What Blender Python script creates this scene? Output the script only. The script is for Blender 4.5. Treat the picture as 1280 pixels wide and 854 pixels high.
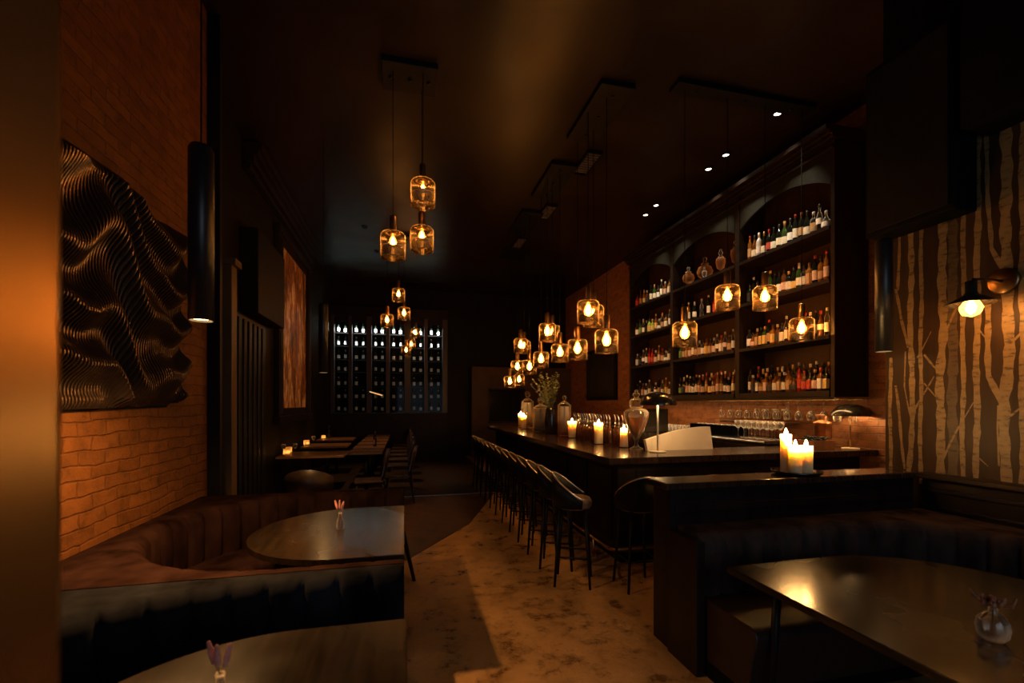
import bpy, bmesh, math, random
from mathutils import Vector, Matrix
for o in list(bpy.data.objects): bpy.data.objects.remove(o)
S = bpy.context.scene; C = S.collection; PI = math.pi; R = math.radians
rnd = random.Random(7)

# ------------------------------------------------------------ camera, world, exposure
cam_d = bpy.data.cameras.new('camera'); cam = bpy.data.objects.new('camera', cam_d); C.objects.link(cam)
cam.location = (0, 0, 1.62); cam.rotation_euler = (R(90), 0, R(-13.55))
cam_d.sensor_width = 36; cam_d.lens = 15.75; cam_d.shift_y = 78/1280; cam_d.clip_start = .02; cam_d.clip_end = 60
cam_d.dof.use_dof = True; cam_d.dof.focus_distance = 4.6; cam_d.dof.aperture_fstop = 1.8
S.camera = cam
S.view_settings.view_transform = 'Standard'; S.view_settings.look = 'None'
S.view_settings.gamma = 1; S.view_settings.use_curve_mapping = False
S.view_settings.exposure = 0.0
w = bpy.data.worlds.new('World'); S.world = w; w.use_nodes = True
w.node_tree.nodes['Background'].inputs[0].default_value = (.5, .6, 1, 1)
w.node_tree.nodes['Background'].inputs[1].default_value = .0006

BULB = 225.0
BULB_AISLE = 75.0         # pendant filament strength
CANDLE = 760.0
WARM = (1, .50, .165)

def light(kind, name, loc, energy, color, rot=(0, 0, 0), size=.1, size_y=None, angle=60, blend=.5, spread=180):
    d = bpy.data.lights.new(name, kind); d.energy = energy; d.color = color
    if kind == 'AREA':
        d.size = size; d.spread = R(spread)
        if size_y: d.shape = 'RECTANGLE'; d.size_y = size_y
    elif kind in ('POINT', 'SPOT'): d.shadow_soft_size = size
    if kind == 'SPOT': d.spot_size = R(angle); d.spot_blend = blend
    o = bpy.data.objects.new(name, d); C.objects.link(o); o.location = loc; o.rotation_euler = rot
    return o
def aim(o, target):
    v = Vector(target)-o.location; o.rotation_euler = v.to_track_quat('-Z', 'Y').to_euler()
# street light falling in through the shop window behind the camera
street = light('AREA', 'street_glow', (1.0, -1.9, 1.9), 28.0, (.62, .8, 1), (R(90), 0, 0), 3.2, 2.2)
CEIL = 5.1
# two added spots that brighten the dining side: one on the painting, one over the row of tables
acc1 = light('SPOT', 'added_painting_spot', (-.75, 9.2, 5.0), 70, (1, .55, .22), (0, 0, 0), .03, angle=42, blend=.9); aim(acc1, (-2.0, 9.2, 2.7))
acc2 = light('SPOT', 'added_table_spot', (-.6, 10.6, 5.05), 260, (1, .5, .18), (0, 0, 0), .03, angle=56, blend=.8)
# recessed ceiling downlights that wash the bottle shelves
SPOTS = [(4.35, 5.36), (4.36, 5.74), (4.27, 7.0), (4.30, 7.4), (4.33, 4.45)]
SPOT_AIM = [5.0, 6.3, 6.7, 7.9, 4.6]
for (sx, sy), ty in zip(SPOTS, SPOT_AIM):
    l = light('SPOT', 'downlight_beam', (sx, sy, CEIL-.1), 120, (1, .88, .66), (0, 0, 0), .03, angle=60, blend=1)
    aim(l, (4.85, ty, 2.3))

# ------------------------------------------------------------ materials
MATS = {}
def nodes(name):
    m = bpy.data.materials.new(name); m.use_nodes = True; nt = m.node_tree
    return m, nt, nt.nodes['Principled BSDF']
def link(nt, a, b): nt.links.new(a, b)
def noise(nt, scale, detail=4, vec=None, rough=.55):
    n = nt.nodes.new('ShaderNodeTexNoise'); n.inputs['Scale'].default_value = scale
    n.inputs['Detail'].default_value = detail; n.inputs['Roughness'].default_value = rough
    if vec: link(nt, vec, n.inputs['Vector'])
    return n
def ramp(nt, fac, stops):
    r = nt.nodes.new('ShaderNodeValToRGB'); e = r.color_ramp.elements
    e[0].position, e[0].color = stops[0][0], (*stops[0][1], 1)
    e[1].position, e[1].color = stops[-1][0], (*stops[-1][1], 1)
    for p, c in stops[1:-1]:
        x = e.new(p); x.color = (*c, 1)
    link(nt, fac, r.inputs[0]); return r
def mapping(nt, scale=(1, 1, 1), kind='Object', rot=(0, 0, 0)):
    t = nt.nodes.new('ShaderNodeTexCoord'); m = nt.nodes.new('ShaderNodeMapping')
    m.inputs['Scale'].default_value = scale; m.inputs['Rotation'].default_value = rot
    link(nt, t.outputs[kind], m.inputs['Vector']); return m.outputs[0]
def bump(nt, h, strength, dist, bs, prev=None):
    b = nt.nodes.new('ShaderNodeBump'); b.inputs['Strength'].default_value = strength; b.inputs['Distance'].default_value = dist
    link(nt, h, b.inputs['Height'])
    if prev: link(nt, prev.outputs[0], b.inputs['Normal'])
    link(nt, b.outputs[0], bs.inputs['Normal']); return b
def mat(name, col, rough=.5, metal=0, spec=.5, var=.25, scale=12, bmp=0, stretch=(1, 1, 1), coat=0, rvar=0):
    if name in MATS: return MATS[name]
    m, nt, b = nodes(name)
    v = mapping(nt, stretch); n = noise(nt, scale, 5, v)
    lo = tuple(c*(1-var) for c in col); hi = tuple(min(1, c*(1+var)) for c in col)
    r = ramp(nt, n.outputs[0], [(.3, lo), (.7, hi)]); link(nt, r.outputs[0], b.inputs['Base Color'])
    b.inputs['Roughness'].default_value = rough; b.inputs['Metallic'].default_value = metal
    b.inputs['Specular IOR Level'].default_value = spec; b.inputs['Coat Weight'].default_value = coat
    if rvar:
        mr = nt.nodes.new('ShaderNodeMapRange'); mr.inputs[1].default_value = .3; mr.inputs[2].default_value = .7
        mr.inputs[3].default_value = max(.03, rough-rvar); mr.inputs[4].default_value = rough+rvar
        link(nt, n.outputs[0], mr.inputs[0]); link(nt, mr.outputs[0], b.inputs['Roughness'])
    if bmp: bump(nt, n.outputs[0], bmp, .01, b)
    MATS[name] = m; return m
def glassy(name, tint, rough=.03, glow_mix=.0, glow_col=(1, .6, .3), ior=1.45, rim=0, rpow=4):  # translucent share imitates lamp halo and glow in the glass
    """thin clear wall of glass: straight-through transmission plus fresnel reflection"""
    if name in MATS: return MATS[name]
    m, nt, b = nodes(name); nt.nodes.remove(b); out = nt.nodes['Material Output']
    t = nt.nodes.new('ShaderNodeBsdfTransparent'); t.inputs[0].default_value = (*tint, 1)
    g = nt.nodes.new('ShaderNodeBsdfGlossy'); g.inputs['Roughness'].default_value = rough
    f = nt.nodes.new('ShaderNodeFresnel'); f.inputs[0].default_value = ior
    n = noise(nt, 30); bp = nt.nodes.new('ShaderNodeBump'); bp.inputs['Strength'].default_value = .004
    link(nt, n.outputs[0], bp.inputs['Height']); link(nt, bp.outputs[0], g.inputs['Normal'])
    x = nt.nodes.new('ShaderNodeMixShader'); link(nt, f.outputs[0], x.inputs[0]); link(nt, t.outputs[0], x.inputs[1]); link(nt, g.outputs[0], x.inputs[2])
    res = x
    if rim:      # milky tint on edge-on glass stands in for bright edge highlights
        lw = nt.nodes.new('ShaderNodeLayerWeight'); lw.inputs[0].default_value = .5
        pw = nt.nodes.new('ShaderNodeMath'); pw.operation = 'POWER'; link(nt, lw.outputs['Facing'], pw.inputs[0]); pw.inputs[1].default_value = rpow
        ml = nt.nodes.new('ShaderNodeMath'); ml.operation = 'MULTIPLY_ADD'; link(nt, pw.outputs[0], ml.inputs[0]); ml.inputs[1].default_value = rim; ml.inputs[2].default_value = glow_mix
        d = nt.nodes.new('ShaderNodeBsdfTranslucent'); d.inputs[0].default_value = (*glow_col, 1)
        y = nt.nodes.new('ShaderNodeMixShader'); link(nt, ml.outputs[0], y.inputs[0])
        link(nt, x.outputs[0], y.inputs[1]); link(nt, d.outputs[0], y.inputs[2]); res = y
    elif glow_mix:
        d = nt.nodes.new('ShaderNodeBsdfTranslucent'); d.inputs[0].default_value = (*glow_col, 1)
        y = nt.nodes.new('ShaderNodeMixShader'); y.inputs[0].default_value = glow_mix
        link(nt, x.outputs[0], y.inputs[1]); link(nt, d.outputs[0], y.inputs[2]); res = y
    link(nt, res.outputs[0], out.inputs[0]); MATS[name] = m; return m
def emis(name, col, st):
    if name in MATS: return MATS[name]
    m, nt, b = nodes(name); nt.nodes.remove(b); out = nt.nodes['Material Output']
    e = nt.nodes.new('ShaderNodeEmission'); e.inputs[0].default_value = (*col, 1); e.inputs[1].default_value = st
    link(nt, e.outputs[0], out.inputs[0]); MATS[name] = m; return m

black = mat('black_paint', (.006, .0055, .005), .45, spec=.2)
matte = mat('matte_black', (.003, .003, .003), .8, spec=.08)
tube_m = mat('satin_black_tube', (.012, .012, .013), .35, spec=.5)
dwood = mat('dark_wood', (.012, .006, .004), .42, spec=.22, var=.5, scale=6, stretch=(1, 1, .12), bmp=.15)
shelfwood = mat('shelf_wood', (.014, .007, .0035), .5, spec=.2, var=.45, scale=9, stretch=(1, .15, 1), bmp=.1)
ceilm = mat('ceiling_paint', (.016, .009, .006), .36, spec=.22, var=.25, scale=1.5, rvar=.08)
plaster = mat('dark_plaster', (.007, .0045, .0035), .6, spec=.15, var=.3, scale=3)
plaster2 = mat('tan_plaster', (.07, .04, .022), .6, spec=.2, var=.2, scale=3)
postm = mat('brown_post_paint', (.10, .06, .03), .45, spec=.25, var=.2, scale=3)
pierm = mat('bronze_clad_pier', (.27, .15, .05), .27, metal=.85, var=.2, scale=1.3, rvar=.04)
brass = mat('aged_brass', (.42, .25, .10), .32, metal=1, var=.3)
copper = mat('copper', (.55, .25, .12), .35, metal=1, var=.3)
steel = mat('steel', (.5, .48, .45), .28, metal=1, var=.15)
chrome_d = mat('dark_bronze_piping', (.75, .55, .38), .25, metal=.7, var=.2)
lampblk = mat('lamp_black', (.02, .017, .013), .22, spec=.6, coat=.3)
cream = mat('cream_lacquer', (.85, .72, .50), .38, var=.06, scale=4)
vel = mat('brown_velvet', (.018, .0085, .0065), .7, var=.7, scale=5, bmp=.25, stretch=(1, 1, .5), spec=0)
vel2 = mat('cool_lit_velvet', (.011, .0112, .0135), .7, var=.7, scale=5, bmp=.25, stretch=(1, 1, .5), spec=0)  # booth velvet with the cool window light put into its colour
vel3 = mat('oxblood_leather', (.018, .006, .004), .5, var=.4, scale=10, bmp=.2)
stoolm = mat('stool_leather', (.006, .0045, .004), .55, spec=.2, var=.3)
seatm = mat('tan_stool_seat', (.16, .10, .06), .5, var=.2)
chairm = mat('chair_ply', (.045, .022, .012), .33, var=.4, scale=8, stretch=(1, .2, 1))
green = mat('leaf_green', (.26, .28, .12), .55, var=.5, scale=40)
flower = mat('dried_pink_flower', (.55, .22, .16), .8, var=.35, scale=60)
flower2 = mat('rust_dried_flower', (.28, .09, .04), .8, var=.4, scale=60)
stemm = mat('dry_stem', (.12, .07, .04), .8)
terra = mat('orange_wood_box', (.35, .14, .05), .5, var=.3)
shade_smoke = glassy('smoked_shade_glass', (.90, .82, .70), .05, .002, (1, .75, .45), 1.35, rim=.40, rpow=9)
bulb_glass = glassy('amber_bulb_glass', (.97, .80, .55), .04, .16, (1, .55, .2), 1.35)  # translucent amber stands in for the halo round the lamp
clear = glassy('clear_glass', (.95, .93, .90), .05, .05, (1, .9, .75), 1.5, rim=.85, rpow=2.4)
cabglass = glassy('cabinet_glass', (.8, .85, .86), .02, 0, ior=1.12)
filam = emis('glowing_filament', WARM, BULB); filam2 = emis('aisle_filament', WARM, BULB_AISLE)
flame = emis('candle_flame', (1, .52, .17), CANDLE)
spot_em = emis('downlight_lens', (1, .86, .62), 12)
tube_em = emis('tube_lamp_lens', (1, .58, .22), 16)
bar_em = emis('reading_lamp_strip', (1, .5, .2), 1.2)

def wax():
    m, nt, b = nodes('candle_wax'); n = noise(nt, 25)
    r = ramp(nt, n.outputs[0], [(.3, (.84, .58, .31)), (.7, (.90, .66, .38))]); link(nt, r.outputs[0], b.inputs['Base Color'])
    b.inputs['Roughness'].default_value = .5
    b.inputs['Subsurface Weight'].default_value = 1; b.inputs['Subsurface Radius'].default_value = (1, .75, .5); b.inputs['Subsurface Scale'].default_value = .15
    return m
waxm = wax()

def brick(name, axis, c1, c2, mortar, rough=.55, bs=.6):
    m, nt, b = nodes(name); t = nt.nodes.new('ShaderNodeNewGeometry')
    sp = nt.nodes.new('ShaderNodeSeparateXYZ'); link(nt, t.outputs['Position'], sp.inputs[0])
    cb = nt.nodes.new('ShaderNodeCombineXYZ'); link(nt, sp.outputs['Y' if axis == 'X' else 'X'], cb.inputs[0]); link(nt, sp.outputs['Z'], cb.inputs[1])
    n0 = noise(nt, 3.2, 4, cb.outputs[0])
    mx = nt.nodes.new('ShaderNodeVectorMath'); mx.operation = 'MULTIPLY_ADD'
    link(nt, n0.outputs['Color'], mx.inputs[0]); mx.inputs[1].default_value = (.12, .07, 0); link(nt, cb.outputs[0], mx.inputs[2])
    br = nt.nodes.new('ShaderNodeTexBrick'); link(nt, mx.outputs[0], br.inputs['Vector'])
    br.inputs['Scale'].default_value = 1; br.inputs['Brick Width'].default_value = .235; br.inputs['Row Height'].default_value = .082
    br.inputs['Mortar Size'].default_value = .007; br.inputs['Mortar Smooth'].default_value = .6; br.inputs['Bias'].default_value = 0
    br.inputs['Color1'].default_value = (*c1, 1); br.inputs['Color2'].default_value = (*c2, 1); br.inputs['Mortar'].default_value = (*mortar, 1)
    n = noise(nt, 9, 8, cb.outputs[0], .65)
    mixc = nt.nodes.new('ShaderNodeMix'); mixc.data_type = 'RGBA'; mixc.blend_type = 'MULTIPLY'; mixc.inputs[0].default_value = 1
    r = ramp(nt, n.outputs[0], [(.3, (.5, .48, .45)), (.52, (1, 1, 1)), (.75, (1.0, .95, .9))])
    link(nt, br.outputs[0], mixc.inputs[6]); link(nt, r.outputs[0], mixc.inputs[7]); link(nt, mixc.outputs[2], b.inputs['Base Color'])
    b.inputs['Roughness'].default_value = rough; b.inputs['Specular IOR Level'].default_value = .2
    inv = nt.nodes.new('ShaderNodeMath'); inv.operation = 'SUBTRACT'; inv.inputs[0].default_value = 1; link(nt, br.outputs['Fac'], inv.inputs[1])
    b1 = bump(nt, inv.outputs[0], bs, .014, b); bump(nt, n.outputs[0], .6, .02, b, b1)
    return m
brick_l = brick('painted_brick', 'X', (.165, .060, .0135), (.115, .041, .0095), (.11, .039, .0095))
brick_r = brick('red_brick', 'X', (.36, .15, .06), (.26, .10, .04), (.22, .12, .07))

def concrete():
    m, nt, b = nodes('polished_concrete'); v = mapping(nt)
    n = noise(nt, 1.3, 8, v, .62); n2 = noise(nt, 26, 6, v, .7); n3 = noise(nt, 5, 9, v, .75)
    r = ramp(nt, n.outputs[0], [(.3, (.24, .125, .04)), (.5, (.38, .20, .07)), (.7, (.52, .29, .11))])
    r2 = ramp(nt, n3.outputs[0], [(.38, (.18, .14, .10)), (.5, (.9, .9, .9)), (.62, (1, 1, 1))])
    mx = nt.nodes.new('ShaderNodeMix'); mx.data_type = 'RGBA'; mx.blend_type = 'MULTIPLY'; mx.inputs[0].default_value = .8
    link(nt, r.outputs[0], mx.inputs[6]); link(nt, r2.outputs[0], mx.inputs[7]); link(nt, mx.outputs[2], b.inputs['Base Color'])
    mr = nt.nodes.new('ShaderNodeMapRange'); mr.inputs[1].default_value = .3; mr.inputs[2].default_value = .7; mr.inputs[3].default_value = .20; mr.inputs[4].default_value = .5
    link(nt, n3.outputs[0], mr.inputs[0]); link(nt, mr.outputs[0], b.inputs['Roughness'])
    b1 = bump(nt, n2.outputs[0], .35, .006, b); bump(nt, n3.outputs[0], .5, .02, b, b1)
    return m
concm = concrete()
def woodfloor():
    m, nt, b = nodes('herringbone_floor'); v = mapping(nt, rot=(0, 0, R(45)))
    br = nt.nodes.new('ShaderNodeTexBrick'); link(nt, v, br.inputs['Vector']); br.inputs['Scale'].default_value = 1
    br.inputs['Brick Width'].default_value = .6; br.inputs['Row Height'].default_value = .1; br.inputs['Mortar Size'].default_value = .002
    br.inputs['Color1'].default_value = (.06, .025, .011, 1); br.inputs['Color2'].default_value = (.035, .014, .007, 1); br.inputs['Mortar'].default_value = (.015, .008, .005, 1)
    n = noise(nt, 8, 6, mapping(nt, (1, 1, 1)))
    mx = nt.nodes.new('ShaderNodeMix'); mx.data_type = 'RGBA'; mx.blend_type = 'MULTIPLY'; mx.inputs[0].default_value = .7
    r = ramp(nt, n.outputs[0], [(.3, (.5, .5, .5)), (.7, (1, 1, 1))])
    link(nt, br.outputs[0], mx.inputs[6]); link(nt, r.outputs[0], mx.inputs[7]); link(nt, mx.outputs[2], b.inputs['Base Color'])
    b.inputs['Roughness'].default_value = .6; b.inputs['Specular IOR Level'].default_value = .3; bump(nt, n.outputs[0], .3, .01, b); return m
wfm = woodfloor()
def tabletop(name, axis, c=(.016, .0095, .0045)):
    m, nt, b = nodes(name); v = mapping(nt, (14, 1, 1) if axis == 'Y' else (1, 14, 1))
    n = noise(nt, 3, 8, v, .6); v2 = mapping(nt); n2 = noise(nt, 2.2, 2, v2, .5)
    r = ramp(nt, n.outputs[0], [(.3, tuple(x*.45 for x in c)), (.5, c), (.72, tuple(x*1.7 for x in c))])
    link(nt, r.outputs[0], b.inputs['Base Color'])
    mr = nt.nodes.new('ShaderNodeMapRange'); mr.inputs[1].default_value = .3; mr.inputs[2].default_value = .7; mr.inputs[3].default_value = .15; mr.inputs[4].default_value = .34
    link(nt, n2.outputs[0], mr.inputs[0]); link(nt, mr.outputs[0], b.inputs['Roughness'])
    b.inputs['Specular IOR Level'].default_value = .6; b.inputs['Coat Weight'].default_value = .35; b.inputs['Coat Roughness'].default_value = .15
    b1 = bump(nt, n.outputs[0], .12, .003, b); return m
tab_y = tabletop('stained_oak_top', 'Y'); tab_x = tabletop('stained_oak_top_cross', 'X')
bartopm = mat('lacquered_bar_top', (.035, .017, .009), .2, var=.5, scale=5, stretch=(14, 1, 1)) or tabletop('lacquered_bar_top', 'Y', (.05, .026, .014))
def barkm(name, dim):
    m, nt, b = nodes(name); v = mapping(nt, (1, 1, 1)); n = noise(nt, 22, 6, mapping(nt, (1, .6, 1.8)), .7)
    a = (.27, .17, .065) if not dim else (.09, .055, .025)
    r = ramp(nt, n.outputs[0], [(.36, tuple(x*.18 for x in a)), (.46, tuple(x*.75 for x in a)), (.7, a)])
    link(nt, r.outputs[0], b.inputs['Base Color']); b.inputs['Roughness'].default_value = .5; return m
bark1 = barkm('printed_birch_bark', False); bark2 = barkm('printed_faint_bark', True)
papercol = mat('wallpaper_ground', (.035, .018, .009), .5, spec=.2, var=.3, scale=5, stretch=(1, 3, .3))
def paint():
    m, nt, b = nodes('abstract_canvas'); v = mapping(nt, (1, 2.2, .7)); n = noise(nt, 1.5, 5, v, .6); n2 = noise(nt, 5, 6, v, .6)
    r = ramp(nt, n.outputs[0], [(.36, (.04, .015, .01)), (.43, (.40, .13, .03)), (.48, (.12, .04, .015)), (.52, (.65, .33, .10)), (.56, (.80, .62, .40)), (.6, (.25, .08, .03)), (.68, (.55, .25, .08))])
    r2 = ramp(nt, n2.outputs[0], [(.35, (.3, .2, .15)), (.55, (1, 1, 1))])
    mx = nt.nodes.new('ShaderNodeMix'); mx.data_type = 'RGBA'; mx.blend_type = 'MULTIPLY'; mx.inputs[0].default_value = .8
    link(nt, r.outputs[0], mx.inputs[6]); link(nt, r2.outputs[0], mx.inputs[7]); link(nt, mx.outputs[2], b.inputs['Base Color'])
    b.inputs['Roughness'].default_value = .5; return m
paintm = paint()

# ------------------------------------------------------------ mesh helpers
class MB:
    def __init__(s): s.b = bmesh.new()
    def box(s, x0, x1, y0, y1, z0, z1, mi=0, bev=0):
        v = [s.b.verts.new(p) for p in ((x0,y0,z0),(x1,y0,z0),(x1,y1,z0),(x0,y1,z0),(x0,y0,z1),(x1,y0,z1),(x1,y1,z1),(x0,y1,z1))]
        fs = [s.b.faces.new([v[i] for i in f]) for f in ((3,2,1,0),(4,5,6,7),(0,1,5,4),(1,2,6,5),(2,3,7,6),(3,0,4,7))]
        for f in fs: f.material_index = mi
        if bev:
            es = list({e for f in fs for e in f.edges}); bmesh.ops.bevel(s.b, geom=es, offset=bev, segments=2, affect='EDGES', profile=.5)
        return s
    def lathe(s, prof, seg=16, c=(0, 0, 0), mi=0, rot=None, sq=0, cap=True):
        rings = []
        for r, z in prof:
            ring = []
            for i in range(seg):
                a = 2*PI*i/seg + (PI/seg if seg < 6 else 0); x, y = math.cos(a), math.sin(a)
                if sq:
                    k = 1/max(abs(x), abs(y)); k = 1+(k-1)*sq; x *= k; y *= k
                p = Vector((r*x, r*y, z))
                if rot: p = rot @ p
                ring.append(s.b.verts.new(p+Vector(c)))
            rings.append(ring)
        for a, b in zip(rings, rings[1:]):
            for i in range(seg):
                f = s.b.faces.new((a[i], a[(i+1) % seg], b[(i+1) % seg], b[i])); f.material_index = mi; f.smooth = True
        for ring, rev in ((rings[0], True), (rings[-1], False)):
            pr = prof[0][0] if rev else prof[-1][0]
            if pr > 1e-5 and cap:
                f = s.b.faces.new(ring[::-1] if rev else ring); f.material_index = mi
        return s
    def tube(s, pts, r, seg=8, mi=0, close=False):
        pts = [Vector(p) for p in pts]; n = len(pts); rr = r if isinstance(r, (list, tuple)) else [r]*n; rings = []
        up = Vector((0, 0, 1))
        for i, p in enumerate(pts):
            d = (pts[(i+1) % n]-pts[i-1]) if close else (pts[min(i+1, n-1)]-pts[max(i-1, 0)])
            d.normalize(); u = up if abs(d.z) < .95 else Vector((1, 0, 0))
            a = d.cross(u).normalized(); b = a.cross(d).normalized()
            rings.append([s.b.verts.new(p+(a*math.cos(2*PI*k/seg)+b*math.sin(2*PI*k/seg))*rr[i]) for k in range(seg)])
        pairs = list(zip(rings, rings[1:]))+([(rings[-1], rings[0])] if close else [])
        for a, b in pairs:
            for k in range(seg):
                f = s.b.faces.new((a[k], a[(k+1) % seg], b[(k+1) % seg], b[k])); f.material_index = mi; f.smooth = True
        if not close:
            for ring in (rings[0][::-1], rings[-1]):
                f = s.b.faces.new(ring); f.material_index = mi
        return s
    def prism(s, poly, z0, z1, mi=0, bev=0):
        a = [s.b.verts.new((x, y, z0)) for x, y in poly]; b = [s.b.verts.new((x, y, z1)) for x, y in poly]; n = len(poly)
        fs = [s.b.faces.new(a[::-1]), s.b.faces.new(b)]+[s.b.faces.new((a[i], a[(i+1) % n], b[(i+1) % n], b[i])) for i in range(n)]
        for f in fs: f.material_index = mi
        if bev:
            es = list(set(fs[1].edges) | set(fs[0].edges)); bmesh.ops.bevel(s.b, geom=es, offset=bev, segments=2, affect='EDGES')
        return s
    def quad(s, pts, mi=0):
        f = s.b.faces.new([s.b.verts.new(p) for p in pts]); f.material_index = mi; return s
    def ball(s, c, r, sc=(1, 1, 1), sub=2, mi=0):
        m = Matrix.Translation(c) @ Matrix.Diagonal((*[r*k for k in sc], 1))
        g = bmesh.ops.create_icosphere(s.b, subdivisions=sub, radius=1, matrix=m)
        for v in g['verts']:
            for f in v.link_faces: f.smooth = True; f.material_index = mi
        return s
    def shift(s, d): bmesh.ops.translate(s.b, verts=s.b.verts, vec=d); return s
    def build(s, name, mats, parent=None, smooth=None, fix=True):
        if fix: bmesh.ops.recalc_face_normals(s.b, faces=s.b.faces)
        me = bpy.data.meshes.new(name); s.b.to_mesh(me); s.b.free()
        for m in (mats if isinstance(mats, (list, tuple)) else [mats]): me.materials.append(m)
        o = bpy.data.objects.new(name, me); C.objects.link(o); o.parent = parent
        if smooth is not None:
            for p in me.polygons: p.use_smooth = smooth
        return o
def tag(o, label, cat, group=None, kind=None):
    o['label'] = label; o['category'] = cat
    if group: o['group'] = group
    if kind: o['kind'] = kind
    return o
def thing(name, label, cat, loc=(0, 0, 0), rz=0, group=None):
    o = bpy.data.objects.new(name, None); C.objects.link(o); o.location = loc; o.rotation_euler = (0, 0, rz); o.empty_display_size = .1
    return tag(o, label, cat, group)
def struct(name, mb, m): o = mb.build(name, m); o['kind'] = 'structure'; return o
def kids(o): return [c for c in bpy.data.objects if c.parent == o]
def copy_tree(o, parent=None, cache={}):
    if o.name not in cache: cache[o.name] = kids(o)
    c = o.copy(); C.objects.link(c)
    if parent: c.parent = parent
    for ch in cache[o.name]: copy_tree(ch, c)
    return c
def place(proto, used, loc, rz=0, label=None, group=None, scale=None):
    """first call moves the prototype itself; later calls copy it"""
    if proto.name in used: o = copy_tree(proto)
    else: used.add(proto.name); o = proto
    o.location = loc; o.rotation_euler = (0, 0, rz)
    if scale: o.scale = scale
    if label: o['label'] = label
    if group: o['group'] = group
    return o
USED = set()
ORD = ['', 'first', 'second', 'third', 'fourth', 'fifth', 'sixth', 'seventh', 'eighth', 'ninth', 'tenth', 'eleventh', 'twelfth', 'thirteenth', 'fourteenth', 'fifteenth', 'sixteenth', 'seventeenth', 'eighteenth', 'nineteenth', 'twentieth', 'twenty-first', 'twenty-second', 'twenty-third', 'twenty-fourth', 'twenty-fifth', 'twenty-sixth']

# ------------------------------------------------------------ room shell
XL, XL2, XR, XW, YB = -1.70, -2.05, 5.2, 3.9, 14.0
struct('floor', MB().box(-2.4, 5.6, -2.0, YB+.2, -.1, 0), concm)
struct('ceiling', MB().box(-2.4, 5.6, -2.0, YB+.2, CEIL, CEIL+.1), ceilm)
struct('wall_left', MB().box(-2.4, XL, -2.0, 4.5, 0, CEIL), brick_l)
struct('wall_left_far', MB().box(-2.4, XL2, 4.5, YB, 0, CEIL), plaster)
struct('wall_back', MB().box(-2.4, 5.6, YB, YB+.2, 0, CEIL), plaster)
struct('wall_right_bar', MB().box(XR, 5.6, 2.9, YB, 0, CEIL), brick_r)
# front wall with the shop window opening
fw = MB(); fw.box(-2.4, 5.6, -2.2, -2.0, 0, .9).box(-2.4, 5.6, -2.2, -2.0, 3.4, CEIL).box(-2.4, -.6, -2.2, -2.0, .9, 3.4).box(3.0, 5.6, -2.2, -2.0, .9, 3.4)
struct('wall_front', fw, plaster)
wf = MB(); wf.box(-.6, 3.0, -2.15, -2.05, .9, .97).box(-.6, 3.0, -2.15, -2.05, 3.33, 3.4).box(-.6, -.53, -2.15, -2.05, .97, 3.33).box(2.93, 3.0, -2.15, -2.05, .97, 3.33).box(1.17, 1.23, -2.15, -2.05, .97, 3.33)
struct('window_1', wf, black)
# birch wallpaper wall (trunks printed on the paper)
W = MB(); W.box(XW, 5.6, -2.0, 2.9, 0, CEIL, mi=0)
T = [('T', .028, [(2.86, 2.0), (2.86, 1.0)]), ('T', .02, [(2.82, 2.56), (2.78, 2.3), (2.72, 2.07)]), ('T', .022, [(2.79, 3.2), (2.8, 2.54)]),
('T', .04, [(2.7, 3.6), (2.71, 2.09), (2.69, 1.56), (2.73, 1.0)]), ('T', .028, [(2.63, 3.6), (2.64, 1.0)]), ('T', .055, [(2.5, 3.8), (2.49, 2.13), (2.51, 1.75), (2.5, 1.0)]),
('F', .06, [(2.43, 3.8), (2.43, 1.0)]), ('T', .03, [(2.36, 3.8), (2.37, 1.0)]), ('T', .038, [(2.28, 3.8), (2.29, 1.0)]), ('T', .024, [(2.24, 3.5), (2.21, 2.68), (2.15, 2.53)]),
('T', .058, [(2.13, 3.9), (2.13, 2.5), (2.11, 2.01), (2.14, 1.65), (2.13, 1.0)]), ('T', .034, [(2.23, 2.31), (2.22, 1.81), (2.15, 1.61)]), ('T', .03, [(2.05, 3.8), (2.05, 1.0)]),
('T', .01, [(2.17, 1.61), (2.17, 1.2)]), ('T', .02, [(2.82, 1.77), (2.75, 1.1)]), ('T', .01, [(2.75, 2.04), (2.75, 1.76), (2.71, 1.51)]), ('B', .017, [(2.68, 1.57), (2.55, 1.83)]),
('B', .016, [(2.61, 2.0), (2.51, 1.85)]), ('B', .012, [(2.61, 1.78), (2.53, 1.67)]), ('B', .018, [(2.49, 2.1), (2.39, 2.35), (2.31, 2.5)]), ('B', .017, [(2.49, 1.2), (2.4, 1.43), (2.31, 1.63)]),
('B', .012, [(2.66, 1.98), (2.57, 2.17)]), ('B', .012, [(2.27, 2.13), (2.23, 2.06)]), ('B', .014, [(2.11, 1.54), (2.0, 1.66)]), ('B', .012, [(2.27, 1.24), (2.22, 1.19)]), ('B', .014, [(2.1, 2.03), (1.98, 2.17)])]
y = 1.96
while y > -1.6:
    wd = rnd.choice([.028, .04, .055]); T.append((rnd.choice('TTTF'), wd, [(y, 3.8), (y+rnd.uniform(-.02, .02), 2.3), (y, 1.0)]))
    if rnd.random() < .6: T.append(('B', .015, [(y, rnd.uniform(1.4, 2.4)), (y+rnd.choice((-1, 1))*.13, rnd.uniform(1.9, 3.0))]))
    y -= rnd.uniform(.07, .12)
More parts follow.
